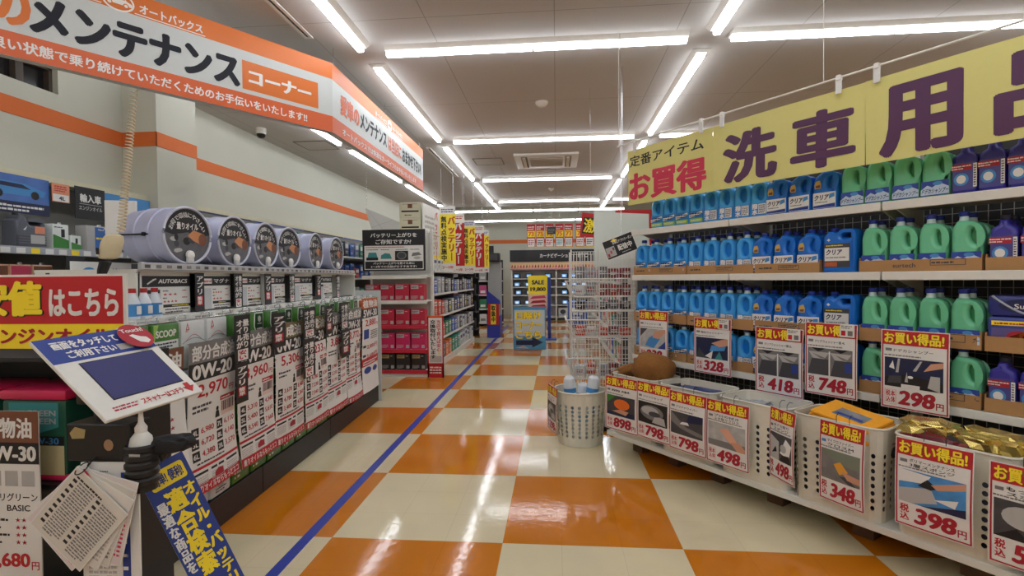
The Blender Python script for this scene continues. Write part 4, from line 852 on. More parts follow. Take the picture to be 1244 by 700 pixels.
b = MB(); b.box(0, .15, 0, .004, -.32, 0, BLACK); b.text('オイル', .01, -.15, .13, .045, WHITE, -.0006, .04); b.fine(.01, -.3, .13, .12, WHITE, -.0006, 3, 4)
tag(b.build('black_notice', None, (-3.545, 3.47, 1.57), WP, smooth=0), 'black notice hanging at the right end of the second wall shelf', 'notice')
b = MB(); w = .5; b.box(0, w, 0, .004, -.32, 0, PAPER); b.poly(ell(.11, -.08, .055, .05), CYAN, -.0006); b.poly(ell(.11, -.08, .03, .028), DGREY, -.0012); b.text('エンジンルーム', .17, -.07, .3, .035, BLUE, -.0006, .03); b.rect(.17, w, -.125, -.085, BLUE, -.0006); b.fine(.19, -.12, .29, .025, WHITE, -.001, 1, 2)
for i in range(3): b.rect(.33, .48, -.2-.05*i, -.17-.05*i, (LGREY, DGREY, CYAN)[i], -.0006)
b.rect(.02, .3, -.3, -.15, LGREY, -.0006)
tag(b.build('engine_poster', None, (-2.6, 2.57, 1.49), WP, smooth=0), 'white and blue engine room poster behind the red sign', 'poster')
# ---- left wall shelving farther on, with hanging packets
t = thing('wall_shelf', 'cream steel wall shelf with hanging packets beyond the drums', 'shelf', (0, 0, 0))
b = MB(); b.box(-3.78, -3.74, 5.2, 11.0, 0, 2.1, mat('shelf_back', (120, 118, 112), .6)); b.build('back_panel', t, smooth=0)
for z in (1.75, 1.4, 1.05, .65, .2): b = MB(); b.box(-3.74, -3.35, 5.2, 11.0, z-.03, z, STEEL); b.build('shelf', t, smooth=0)
PKC = [mat('packet_%d' % i, c, .3) for i, c in enumerate(((60, 100, 180), (200, 204, 206), (190, 60, 60), (70, 74, 84), (210, 180, 60), (60, 130, 100), (220, 220, 214), (120, 130, 160)))]
for j, z in enumerate((1.7505, 1.4005, 1.0505, .6505)):
    n = 0
    for i in range(26):
        y = 5.35+.215*i
        if j > 1 and y < 7: continue
        h = rnd.uniform(.14, .26); b = MB(); m = PKC[rnd.randrange(8)]; b.box(-.075, .075, -.04, .05, 0, h, m, .006); b.rect(-.06, .06, h*.55, h*.85, WHITE if rnd.random() < .5 else BLUE, -.0406); b.fine(-.05, h*.2, .1, h*.2, WHITE, -.0406, 2, i)
        n += 1
        tag(b.build('accessory_box', None, (-3.42, y, z), WP), '%s accessory box along the %s wall shelf beyond the drums' % (ORD[n-1] if n <= 20 else ('twenty-'+ORD[n-21]), ('top', 'second', 'third', 'fourth')[j]), 'box', 'accessory boxes on the far wall shelf')
# ---- coiled cord with grey hand piece
t = thing('coiled_cord', 'beige coiled cord hanging from the ceiling with a hand piece', 'cord', (0, 0, 0))
A, B_ = at(165, 92, 3.35), at(147, 282, 2.38); top = Vector((A.x, A.y, CEIL)); CORD = mat('beige_cord', (206, 190, 158), .5)
pts = [top]; n = 44; L_ = (B_-A)
for i in range(n*10+1):
    f = i/(n*10); f2 = f**.7
    c = A+L_*f2; c.z = A.z+(B_.z-A.z)*f2; a = 2*math.pi*i/10; rr = .018-.002*f
    pts.append(Vector((c.x+rr*math.cos(a), c.y+rr*math.sin(a), c.z)))
b = MB(); b.tube(pts, .0042, CORD, 5); b.build('coil', t)
HP = at(133, 302, 2.35); hb = MB()
hb.loop([[(HP.x+.8*(w*math.cos(a)+o), HP.y+.5*w*math.sin(a), HP.z+.8*z) for a in [2*math.pi*i/14 for i in range(14)]] for z, w, o in ((.085, .03, .035), (.075, .055, .03), (.04, .068, .02), (-.03, .066, .0), (-.06, .055, -.01), (-.066, .03, -.012))], mat('beige_handle', (214, 198, 160), .45)); hb.box(HP.x-.03, HP.x-.02, HP.y-.045, HP.y-.036, HP.z-.03, HP.z, BLK); hb.build('hand_piece', t)
b = MB(); b.tube([(HP.x-.02, HP.y, HP.z-.06), (HP.x-.04, HP.y, HP.z-.11), (HP.x-.065, HP.y, HP.z-.2)], [.026, .022, .006], BLK, 10); b.build('nozzle', t)

# ================================================================ OVERHEAD MAINTENANCE CORNER SIGN
SO = mat('sign_orange', (212, 108, 22), .45, noise=.02); SW = mat('sign_white', (196, 200, 196), .45, noise=.02); SG = mat('sign_charcoal', (34, 36, 44), .6, noise=0, spec=.25); SRO = mat('sign_orange_red', (210, 92, 34), .45, noise=0)
t = thing('hanging_sign', 'large white and orange maintenance corner sign hung from the ceiling at left', 'sign', (-1.87, 4.25, 0))
FTH = math.atan2(.829, .559)
def face(b, L0, L1, sgn):
    z0, z1 = 2.62, 3.2
    b.box(L0, L1, 0, .06, z0, z1, SW, .002); b.rect(L0, L1, 3.065, z1, SO, -.0008); b.rect(L0, L1, z0, 2.755, SRO, -.0008)
b = MB(); face(b, -2.75, 0, 1); y = -.0014
b.text('の', -2.06, 2.79, .18, .22, SO, y, .06)
b.text('愛車', -2.52, 2.79, .42, .22, SO, y, .06)
b.text('メンテナンス', -1.89, 2.78, 1.14, .225, SG, y, .07)
b.rect(-.735, -.13, 2.785, 2.995, SO, -.0008); b.text('コーナー', -.69, 2.835, .5, .105, WHITE, y, .06)
b.text('末長く良い状態で乗り続けていただくためのお手伝いをいたします!!', -2.25, 2.652, 2.02, .068, WHITE, y, .035)
b.poly(ell(-1.475, 3.118, .085, .062, 24), WHITE, y); b.poly(ell(-1.475, 3.118, .074, .052, 24), SO, y-.0004)
b.poly([(-1.55, 3.1), (-1.54, 3.125), (-1.51, 3.13), (-1.495, 3.155), (-1.45, 3.155), (-1.43, 3.13), (-1.405, 3.12), (-1.4, 3.1)], WHITE, y-.0008); b.poly([(-1.505, 3.132), (-1.492, 3.148), (-1.475, 3.148), (-1.475, 3.132)], SO, y-.0012); b.poly([(-1.468, 3.132), (-1.468, 3.148), (-1.452, 3.148), (-1.438, 3.132)], SO, y-.0012)
for cx in (-1.52, -1.435): b.poly(ell(cx, 3.1, .016, .016, 12), SO, y-.0012); b.poly(ell(cx, 3.1, .01, .01, 12), WHITE, y-.0016)
b.text('オートバックス', -1.365, 3.085, .37, .062, WHITE, y, .04); b.text('オートバックス', -1.95, 3.085, .37, .062, WHITE, y, .04); b.rect(-1.39, -.98, 3.072, 3.078, WHITE, y); b.rect(-1.96, -1.56, 3.072, 3.078, WHITE, y)
b.build('left_face', t, rz=FTH, smooth=0)
b = MB(); face(b, 0, 2.98, 1)
b.text('愛車の', .16, 2.82, .44, .185, SRO, y, .06); b.text('メンテナンス', .62, 2.83, .78, .165, SG, y, .055); b.text('は当店に', 1.45, 2.82, .5, .175, SRO, y, .05); b.text('おまかせ下さい!', 1.99, 2.81, .86, .175, SG, y, .055)
b.text('オートバックスでは快適なカーライフのお手伝いをいたします', .2, 2.652, 2.4, .065, WHITE, y, .035)
b.text('オートバックス', 1.05, 3.085, .36, .055, WHITE, y, .04); b.poly(ell(1.52, 3.115, .08, .058, 20), WHITE, y); b.poly([(1.46, 3.1), (1.48, 3.13), (1.55, 3.13), (1.58, 3.1)], SO, y-.0006); b.text('オートバックス', 1.63, 3.085, .36, .055, WHITE, y, .04); b.rect(1.05, 1.42, 3.072, 3.078, WHITE, y); b.rect(1.63, 2.0, 3.072, 3.078, WHITE, y)
b.build('right_face', t, rz=math.pi/2, smooth=0)
for x, y_ in ((-.02, .08), (-1.0, -1.45), (-.05, 1.5), (-.03, 2.9)):
    b = MB(); b.bar((x, y_, 3.2), (x, y_, CEIL), .003, CHROME); b.build('hanging_wire', t)

# ================================================================ NEAR LEFT: end rack, touch kiosk, cards
t = thing('end_rack', 'black end rack with large pink-lidded cans at the near end of the oil counter', 'rack', (0, 0, 0))
for x0, x1 in ((-2.62, -2.6), (-1.63, -1.61)):
    b = MB(); b.box(x0, x1, 1.72, 2.0, 0, 1.1, BLK); b.build('side_panel', t, smooth=0)
b = MB(); b.box(-2.62, -1.61, 2.0, 2.02, 0, 1.1, BLK); b.build('back_panel', t, smooth=0)
for z in (.64, .02): b = MB(); b.box(-2.6, -1.63, 1.72, 2.0, z-.02, z, BLK); b.build('shelf', t, smooth=0)
b = MB(); b.box(-2.6, -1.63, 1.74, 2.0, 1.085, 1.1, BLK); b.build('top_shelf', t, smooth=0)
# red and yellow sign
b = MB(); b.box(-1.0, 0, 0, .008, 0, .27, PAPER); y = -.0008
b.rect(-1, -.012, .09, .262, RED, y); b.rect(-1, -.012, .0, .09, YEL, y); b.text('最安値', -.72, .115, .4, .13, BLACK, -.0014, .085); b.text('最安値', -.725, .118, .4, .13, YEL, -.002, .06); b.text('はこちら', -.3, .118, .272, .1, WHITE, -.0014, .05)
b.text('お得エンジンオイル', -.72, .015, .66, .062, DRED, -.0014, .05)
SB = at(152, 420, 1.74); o = b.build('bargain_sign', None, (SB.x+.022, 1.725, max(SB.z-.01, 1.1)), 0, smooth=0); tag(o, 'wide red and yellow bargain engine oil sign on the black end rack', 'sign')
# pink-lidded cans
PKL = mat('pink_red_plastic', (206, 40, 84), .35); GL = mat('dark_teal_can', (34, 84, 66), .3)
def bigcan(x, yy, label):
    t = thing('oil_drum_can', label, 'oil can', (x, yy, .641), 0, 'large pink-lidded cans')
    b = MB(); b.box(-.13, .13, -.11, .11, .01, .3, GL, .012); y = -.1106; b.rect(-.12, .12, .02, .13, mat('cream_ink', (206, 196, 150), .4, noise=0), y); b.rect(-.12, .12, .13, .165, BLACK, y); b.text('W-30', .0, .135, .1, .024, CYAN, y-.0006, .03)
    b.poly([(-.1, .29), (.1, .29), (.1, .2), (0, .17), (-.1, .2)], TEAL, y); b.text('GREEN', -.03, .24, .12, .022, LGREY, y-.0006, .03); b.text('GREEN', -.03, .21, .12, .022, LGREY, y-.0006, .03); b.text('5W-30', -.11, .03, .09, .022, BLACK, y-.0006, .03)
    b.rect(-.1305, -.13, 0, 0, BLACK); b.build('body', t)
    b = MB(); b.box(-.136, .136, -.116, .116, .298, .338, PKL, .012); b.build('lid', t)
    b = MB(); b.box(-.134, .134, -.114, .114, 0, .022, PKL, .006); b.build('base_rim', t)
    return t
for i, x in enumerate((-1.94, -2.24)): bigcan(x, 1.865, 'large can with pink lid on the black end rack, %s' % ('nearer the aisle', 'farther left')[i])
# W-30 poster
b = MB(); w, h = .24, .62; b.box(-w, 0, 0, .004, -h, 0, PAPER); y = -.0006
b.rect(-w, 0, -.113, 0, BRN, y); b.text('鉱物油', -w+.025, -.098, .19, .075, WHITE, y-.0006, .04); b.rect(-w, 0, -.19, -.113, BLACK, y); b.text('5W-30', -w+.03, -.18, .2, .055, WHITE, y-.0006, .05)
for i in range(3): b.rect(-.2+.065*i, -.15+.065*i, -.27, -.215, LGREY, y)
b.text('モリグリーン', -.19, -.325, .18, .03, BLACK, y, .015); b.text('BASIC', -.13, -.36, .09, .022, BLACK, y, .015)
for i in range(4): b.fine(-.22, -.4-.027*i, .1, .016, BLACK, y, 1, i); b.text('★★', -.1, -.4-.027*i, .045, .017, DRED, y, 0)
b.text('3,680', -.21, -.57, .165, .058, RED, y, .04); b.text('円', -.04, -.572, .03, .03, RED, y, .02)
PP = at(46, 500, 1.68); tag(b.build('oil_price_poster', None, (PP.x, 1.68, PP.z), 0, smooth=0), 'white 3,680 yen mineral oil poster with brown header, left of the card stack', 'poster')
# touch kiosk
ctr = CAM+(Vector((-1.2029, 1.3413, 1.1348))-CAM)*1.133; K = .34
rv = Vector((-.6842, -.6453, 1.3281)); KR = Matrix.Rotation(rv.length, 4, rv.normalized())
t = thing('touch_kiosk', 'tilted touch screen kiosk with blue header on a black stand', 'kiosk', (ctr.x, ctr.y, 0))
b = MB(); b.X = Matrix.Translation((0, 0, ctr.z)) @ KR; h = K/2
b.box(-h, h, .0, .012, -h, h, mat('kiosk_white', (224, 222, 214), .35), .002); b.build('frame', t)
def kb(name, fn):
    b = MB(); b.X = Matrix.Translation((0, 0, ctr.z)) @ KR; fn(b); return b.build(name, t, smooth=0)
def hdr(b):
    b.rect(-h+.001, h-.004, h-.105, h-.001, BLUE, -.0008); b.text('画面をタッチして', -h+.035, h-.052, .2, .034, WHITE, -.0014, .05); b.text('ご利用下さい', -h+.055, h-.093, .15, .033, WHITE, -.0014, .05); b.rect(-h+.212, -h+.26, h-.092, h-.066, LGREY, -.0014)
kb('header', hdr)
def tch(b):
    cx, cz = h-.052, h-.052
    b.lathe([(.062, -.012), (.062, 0.0)], WHITE, 28, (cx, 0, cz), 'y'); b.poly(ell(cx, cz, .056, .056, 28), DRED, -.0125-.0004+.0); b.text('Touch!', cx-.04, cz+.018, .08, .018, WHITE, -.0135, .03)
    b.poly([(cx-.022, cz+.005), (cx-.008, cz+.008), (cx+.012, cz-.006), (cx+.03, cz-.012), (cx+.034, cz-.03), (cx+.018, cz-.04), (cx-.004, cz-.03), (cx-.014, cz-.012)], WHITE, -.0135)
kb('touch_badge', lambda b: (tch(b)))
kb('screen', lambda b: (b.rect(-h+.062, h-.032, -h+.062, h-.115, BLK, -.0006), b.box(-h+.066, h-.036, -.0016, 0, -h+.066, h-.119, mat('screen_glass', (74, 78, 122), .05, noise=0))))
kb('scanner_note', lambda b: (b.text('スキャナーはコチラ', -.04, -h+.018, .15, .024, RED, -.0008, .04), b.fine(-.13, -h+.02, .08, .022, DRED, -.0008, 2, 4), b.poly([(h-.045, -h+.055), (h-.025, -h+.055), (h-.025, -h+.038), (h-.012, -h+.038), (h-.035, -h+.012), (h-.058, -h+.038), (h-.045, -h+.038)], RED, -.0008)))
b = MB(); b.bar((-.06, -.02, .02), (-.06, -.02, ctr.z-.05), .022, BLK, 12); b.build('post', t)
b = MB(); b.box(-.24, .12, -.2, .16, 0, .02, BLK, .004); b.build('base', t)
b = MB(); b.box(-.1, -.02, -.07, .04, ctr.z-.1, ctr.z-.03, BLK, .006); b.build('bracket', t)
# black holder box, coil holder with spray bottle, black fabric clamp arm
P0, P1 = at(80, 515, 1.45), at(157, 562, 1.45)
KO = Vector((ctr.x, ctr.y, 0))
bw, bh = P1.x-P0.x, P0.z-P1.z
b = MB(); b.X = Matrix.Translation(Vector((P0.x, 1.45, P1.z))-KO); b.box(0, bw, 0, .09, 0, bh, BLK, .004)
b.poly([(.02, bh*.6), (.06, bh*.62), (.065, bh*.85), (.03, bh*.92), (.012, bh*.75)], mat('aged_sticker', (170, 150, 100), .6), -.0008); b.poly(ell(bw*.68, bh*.45, .016, .018, 10), mat('aged_sticker_2', (160, 124, 92), .6), -.0008); b.build('scanner_box', t)
Q = at(172, 548, 1.47); q0 = Q-KO; q0.z = 0
b = MB()
for i in range(5): b.lathe([(.041, Q.z-.1+.025*i), (.046, Q.z-.094+.025*i), (.046, Q.z-.082+.025*i), (.041, Q.z-.076+.025*i)], BLK, 20, (q0.x, q0.y, 0), caps=False)
b.lathe([(.041, Q.z-.117), (.042, Q.z+.02)], BLK, 20, (q0.x, q0.y, 0), caps=False); b.lathe([(.041, Q.z-.117), (.041, Q.z-.113)], BLK, 20, (q0.x, q0.y, 0)); b.rect(q0.x+.0, q0.x+.035, Q.z-.002, Q.z+.006, LGREY, q0.y-.047); b.build('bottle_holder', t)
b = MB(); b.bar((q0.x, q0.y+.04, Q.z-.06), (-.05, .0, Q.z-.06), .01, BLK, 6); b.build('holder_arm', t)
Z = at(207, 540, 1.5)-KO
cb = crumple(.16, .07, .055, mat('black_fabric', (32, 31, 33), .85), 41, .5, .8)
cb.X = None; o = cb.build('clamp_arm', t, Z+Vector((0, 0, -.03)), rot=(0, -.12, 0))
b = MB(); b.tube([Z+Vector((-.05, 0, -.01)), Z+Vector((-.02, -.01, -.05)), Z+Vector((.0, 0, -.012))], .005, BLK, 6); b.build('buckle', t)
b = MB(); b.bar(Z+Vector((-.06, .02, .0)), (-.055, -.0, Z.z+.03), .009, BLK, 6); b.build('clamp_bracket', t)
t = thing('spray_bottle', 'white nozzle bottle standing in the black ring holder', 'bottle', (Q.x, Q.y, Q.z-.112))
b = MB(); b.lathe([(.03, 0), (.033, .006), (.033, .13), (.028, .155), (.016, .17)], mat('milky_plastic', (222, 222, 214), .3), 18); b.build('body', t)
b = MB(); b.lathe([(.016, .17), (.017, .185), (.008, .2), (.006, .23), (.004, .232)], WHITE, 14); b.build('nozzle', t)
# white list board and the hanging card stack
L0_, L1_ = at(98, 562, 1.43), at(168, 700, 1.43)
b = MB(); w = L1_.x-L0_.x; b.box(0, w, 0, .006, -.5, 0, PAPER); b.rect(w*.7, w*.84, -.5, -.03, BLUE, -.0006); b.fine(w*.1, -.4, w*.5, .36, LGREY, -.0006, 24, 3)
for i in range(9): b.fine(w*.71, -.13-.04*i, w*.12, .02, WHITE, -.0012, 1, i)
for i in range(6): b.fine(w*.2, -.03-.012*i, w*.3, .006, BLACK, -.0012, 1, i)
tag(b.build('list_board', None, L0_, .05, smooth=0), 'white list board with blue strip hanging behind the card stack', 'board')
hk = at(98, 570, 1.40)
t = thing('ring_binder_hook', 'metal ring carrying the reference cards below the black box', 'ring', hk)
b = MB(); b.tube([(.014*math.cos(a), .004+.018*math.sin(a), .0+.012*math.sin(a)) for a in [2*math.pi*i/16 for i in range(16)]], .0018, MARK, 5, True); b.build('ring', t)
b = MB(); b.bar((0, .02, .0), (0, .055, .02), .003, MARK); b.build('peg', t)
b = MB(); b.tube([(.01, .0, -.0), (.04, .004, -.05), (.09, .006, -.14)], .0025, RED, 5); b.build('red_strap', t)
for i, (ang, w, h, dy) in enumerate(((-42, .21, .225, 0), (-47, .21, .23, .004), (-30, .2, .235, .008), (-22, .19, .24, .012), (-14, .19, .25, .016), (-52, .17, .2, .02))):
    b = MB(); b.box(-w*.1, w*.9, 0, .0025, -h, .01, PAPER, 0); b.rect(-w*.1+.003, w*.9-.003, -h+.003, .007, mat('card_tint_%d' % (i % 3), ((214, 208, 196), (220, 208, 204), (222, 216, 206))[i % 3], .4, noise=0), -.0005)
    if i == 0:
        for c in range(2):
            for r_ in range(9): b.rect(-w*.02+c*w*.45, w*.05+c*w*.45, -h*.14-.02*r_, -h*.1-.02*r_, BLACK, -.001)
            b.fine(w*.08+c*w*.45, -h*.93, w*.3, h*.85, GREY, -.001, 20, c)
        b.fine(w*.0, -h*.08, w*.7, .012, BLACK, -.001, 1, 3)
    else: b.fine(w*.0, -h*.95, w*.85, h*.85, (GREY, PINK, LGREY)[i % 3], -.001, 16, i)
    a = math.radians(ang); o = b.build('reference_card', None, hk+Vector((0, dy-.002, -.012)), rot=(0, -a if False else math.radians(-ang), 0), smooth=0)
    tag(o, ('front reference card of the stack, densely printed black and white', 'second reference card of the stack, edge showing at lower left', 'reference card with pale print showing below the front card', 'cream reference card fanned right of the front card', 'rightmost fanned reference card of the stack', 'reference card at the back of the stack, upper left corner showing')[i], 'card', 'reference cards on the ring')
# blue and yellow fitment sign board
TL, TR, BR = at(166, 577, 1.6), at(221, 548, 1.72), at(262, 700, 1.70)
U = (TR-TL); W_ = U.length; U.normalize(); V = (TR-BR); V -= U*V.dot(U); V.normalize(); Nn = U.cross(V)
Mx = Matrix((U, -Nn, V)).transposed().to_4x4()
t = thing('fitment_sign', 'tilted blue board with yellow lettering beside the spray bottle', 'sign', TL); t.rotation_euler = Mx.to_euler()
b = MB(); hh = .62; b.box(0, W_, 0, .006, -hh, 0, BLUE); b.box(.0, W_, .006, .007, -hh, 0, PAPER); y = -.0008
b.poly(rrect(W_*.12, W_*.9, -.085, -.022, .01), YEL, y); b.text('簡単! 便利!', W_*.17, -.074, W_*.67, .042, BLUE, y-.0006, .045)
b.vtext('オイル・バッテリー', W_*.66, -.1, W_*.3, .052, YEL, y, .05); b.vtext('適合検索', W_*.26, -.1, W_*.4, .082, YEL, y, .06); b.vtext('最適な商品を', W_*.03, -.125, W_*.22, .045, WHITE, y, .045)
b.build('board', t, smooth=0)
b = MB(); b.bar((W_*.5, .012, -hh*.3), (W_*.5, .05, -hh-.02), .008, BLK, 8); b.build('support', t)

# ================================================================ BATTERY GONDOLA
t = thing('battery_gondola', 'white gondola with red battery boxes at its end and accessories along the aisle', 'shelf', (0, 0, 0))
gx0, gx1, gy0, gy1 = -2.73, -1.8, 7.08, 11.2
b = MB(); b.box(-2.29, -2.25, gy0+.45, gy1, .1, 2.0, NET); b.build('spine_panel', t, smooth=0)
b = MB(); b.box(gx0, gx1, gy0+.4, gy0+.43, .05, 2.05, STEEL); b.build('end_back_panel', t, smooth=0)
for x in (gx0+.015, gx1-.015): b = MB(); b.box(x-.02, x+.02, gy0+.36, gy0+.4, 0, 2.1, STEEL); b.build('upright', t, smooth=0)
EZ = [(1.42, STEEL), (1.07, STEEL), (.72, PINK), (.38, PINK), (.09, RED)]
RDK = mat('red_shelf_rail', (196, 40, 60), .4)
for z, m in EZ:
    b = MB(); b.box(gx0+.02, gx1-.02, gy0+.02, gy0+.4, z-.02, z, STEEL); b.box(gx0, gx1, gy0, gy0+.02, z-.045, z+.005, STEEL if m is STEEL else RDK, .003); b.build('end_shelf', t, smooth=0)
b = MB(); b.box(gx0, gx1, gy0+.02, gy1, 0, .065, STEEL); b.build('base', t, smooth=0)
for z in (1.5, 1.15, .8, .45, .1): b = MB(); b.box(-2.25, gx1+.0, gy0+.5, gy1, z-.03, z, STEEL); b.build('side_shelf', t, smooth=0)
# header sign
b = MB(); w = .9; b.box(0, w, 0, .015, 0, .58, BLK); y = -.0008
b.text('バッテリー上がりを', w*.13, .47, w*.74, .062, WHITE, y, .035); b.text('ご存知ですか?', w*.21, .375, w*.57, .068, WHITE, y, .035); b.rect(w*.03, w*.97, .02, .355, PAPER, y); b.fine(w*.06, .325, w*.88, .018, RED, y-.0005, 1, 3)
for i in range(4): b.fine(w*(.06+.235*i), .29, w*.2, .018, DGREY, y-.0005, 1, i)
b.rect(w*.06, w*.25, .15, .19, BLACK, y-.0005); b.poly([(w*.08, .19), (w*.1, .26), (w*.22, .26), (w*.24, .19)], TEAL, y-.001); b.poly([(w*.29, .17), (w*.3, .22), (w*.36, .25), (w*.44, .24), (w*.47, .17)], TEAL, y-.001); b.rect(w*.52, w*.73, .15, .28, BLACK, y-.0005); b.poly(ell(w*.625, .215, .07, .055), GREY, y-.001); b.poly(ell(w*.625, .215, .055, .042), DGREY, y-.0014); b.poly([(w*.78, .2), (w*.94, .22), (w*.9, .26), (w*.8, .25)], GREY, y-.001); b.poly(ell(w*.87, .18, .05, .02), LGREY, y-.001)
b.rect(w*.04, w*.96, .03, .135, BLACK, y-.0005); b.text('バッテリー上がりを防ぐために', w*.17, .09, w*.66, .034, WHITE, y-.001, .03); b.text('2〜3年での交換がおすすめです!', w*.13, .044, w*.73, .034, WHITE, y-.001, .03)
tag(b.build('header_sign', None, (gx0+.01, gy0+.02, 1.49), 0, smooth=0), 'black header sign asking about flat batteries on the end gondola', 'sign')
# battery boxes
def batt(kind):
    t = thing('battery_box', 'x', 'battery box'); m = {'red': mat('red_carton', (186, 36, 60), .45), 'pink': mat('crimson_carton', (206, 40, 96), .45), 'black': mat('black_carton', (42, 36, 34), .45)}[kind]
    b = MB(); b.box(-.1, .1, -.08, .08, 0, .23, m, .004); y = -.081; b.rect(-.09, .02, .165, .215, LGREY if kind != 'black' else mat('gold_ink', (180, 156, 100), .5, noise=0), y); b.fine(-.085, .175, .09, .03, DGREY, y-.0005, 2, 2); b.fine(.035, .19, .05, .012, WHITE, y, 1, 4); b.fine(-.09, .02, .1, .05, LGREY, y, 4, 7); b.rect(.045, .09, .02, .065, LGREY, y); b.build('carton', t)
    b = MB(); b.box(-.1, .1, -.012, .012, .2305, .232, LGREY); b.build('sealing_tape', t, smooth=0)
    return t
BP = {k: batt(k) for k in ('red', 'pink', 'black')}; bu = set()
for k, z, n, x0, dx, rn in (('red', 1.0705, 4, -2.6, .216, 'top'), ('red', .7205, 4, -2.61, .222, 'second'), ('pink', .3805, 4, -2.61, .222, 'third'), ('black', .0905, 4, -2.61, .222, 'bottom')):
    for i in range(n):
        p = (x0+dx*i, gy0+.13, z); lb = '%s battery carton on the %s shelf of the gondola end, %s from left' % ({'red': 'red', 'pink': 'crimson', 'black': 'black and gold'}[k], rn, ORD[i])
        if k not in bu: bu.add(k); BP[k].location = p; BP[k]['label'] = lb; BP[k]['group'] = 'battery cartons on the gondola end'
        else: dup(BP[k], p, 0, lb, 'battery cartons on the gondola end')
# goods along the aisle side
SD = [('white', (214, 216, 214)), ('orange-red', (206, 72, 48)), ('green', (44, 128, 86)), ('blue', (56, 96, 180)), ('pink', (206, 84, 140)), ('black', (44, 42, 46)), ('silver', (170, 172, 176)), ('teal', (46, 150, 140)), ('orange', (226, 116, 48))]
SM = {n: mat('pack_'+n.replace('-', '_'), c, .35) for n, c in SD}
PLAN = [(1.5, 'top', ['white']*6+['silver', 'black', 'blue', 'black', 'silver', 'black', 'white', 'black']), (1.15, 'second', ['blue', 'silver', 'silver', 'black', 'silver', 'black', 'blue', 'silver', 'black', 'black', 'silver', 'black', 'blue', 'black']), (.8, 'third', ['orange-red', 'orange-red', 'orange-red', 'silver', 'black', 'silver', 'black', 'blue', 'black', 'silver', 'black', 'black', 'silver', 'black']),
        (.45, 'fourth', ['orange', 'orange-red', 'orange-red', 'green', 'green', 'blue', 'blue', 'silver', 'black', 'white', 'silver', 'black', 'white', 'silver']), (.1, 'bottom', ['pink', 'pink', 'black', 'orange', 'orange', 'green', 'teal', 'teal', 'white', 'white', 'white', 'white', 'silver', 'white'])]
for z, rn, cols in PLAN:
    for i, cn in enumerate(cols):
        yy = gy0+.62+.258*i; h = rnd.uniform(.2, .27) if z < 1.4 else .18; m = SM[cn]
        b = MB(); b.box(-.1, .1, -.07, .1, 0, h, m, .006); b.rect(-.08, .08, h*.62, h*.86, WHITE if cn != 'white' else BLUE, -.0706); b.fine(-.07, h*.66, .14, h*.16, DGREY, -.0712, 1, i); b.fine(-.07, h*.15, .14, h*.3, WHITE if cn != 'white' else LGREY, -.0706, 3, i+5)
        if i % 3 == 1: b.poly(ell(.0, h*.42, .05, h*.12, 10), YEL if cn in ('black', 'blue') else LGREY, -.0709)
        tag(b.build('accessory_pack', None, (gx1-.09, yy, z), math.pi/2), '%s accessory pack on the %s aisle shelf of the battery gondola, %s from near end' % (cn, rn, ORD[i]), 'package', 'packs along the battery gondola')
# red-bordered strip poster at the corner
b = MB(); b.box(0, .23, 0, .006, 0, .86, PAPER); y = -.0008
for x0, x1, z0, z1 in ((0, .23, 0, .2), (0, .02, 0, .86), (.21, .23, 0, .86), (0, .23, .83, .86)): b.rect(x0, x1, z0, z1, RED, y)
b.rect(0, .23, .845, .86, ORA, y-.0004); b.vtext('交換取付いたします', .04, .8, .08, .06, BLACK, y, .04); b.vtext('当店で買えば安心', .13, .8, .06, .055, RED, y, .03); b.rect(.03, .2, .21, .3, LGREY, y); b.poly([(.15, .32), (.19, .42), (.17, .32)], YEL, y-.0004); b.fine(.03, .05, .17, .11, WHITE, y-.0005, 3, 2)
tag(b.build('strip_poster', None, (-1.79, 7.03, .005), 0, smooth=0), 'tall red-bordered white poster standing at the gondola corner', 'poster')
# banners over the aisle side
def pennant(x0, x1, yy, z0, z1, red, label, hang):
    b = MB(); w, h = x1-x0, z1-z0; b.box(0, w, 0, .003, 0, h, mat('pennant_yellow', (250, 226, 60), .5) if not red else RED); y = -.0008
    b.rect(0, w, h*.88 if not red else h*.84, h, PAPER, y); b.fine(w*.1, h*.9, w*.8, h*.07, RED if red else BLUE, y-.0005, 2, 3); b.rect(0, w, 0, h*.12, PAPER, y); b.text('2〜3年', w*.15, h*.03, w*.7, h*.05, RED, y-.0005, .03)
    b.vtext('バッテリー', w*.5 if not red else w*.2, h*.85, w*.48 if not red else w*.62, h*.14, ORB if not red else WHITE, y, .06)
    if not red: b.vtext('無料点検実施中', w*.08, h*.85, w*.36, h*.1, BLACK, y, .04)
    o = b.build('battery_pennant', None, (x0, yy, z0), 0, smooth=0); tag(o, label, 'pennant', 'battery pennants over the gondola')
    for xx in (.03, w-.03): r = MB(); r.bar((xx, .002, h), (xx, .002, CEIL-z0), .0015, CHROME, 4); r.build('hanging_wire', o)
for i, (x0, x1, yy, z0, z1, red) in enumerate(((-1.86, -1.605, 8.2, 1.5, 2.53, 0), (-1.82, -1.595, 8.95, 1.47, 2.51, 1), (-1.76, -1.525, 9.7, 1.49, 2.47, 0), (-1.68, -1.45, 10.4, 1.48, 2.44, 1), (-1.64, -1.46, 11.2, 1.5, 2.42, 0))):
    pennant(x0, x1, yy, z0, z1, red, '%s battery pennant over the gondola, %s from the front' % (('yellow', 'red')[red], ORD[i]), 1)
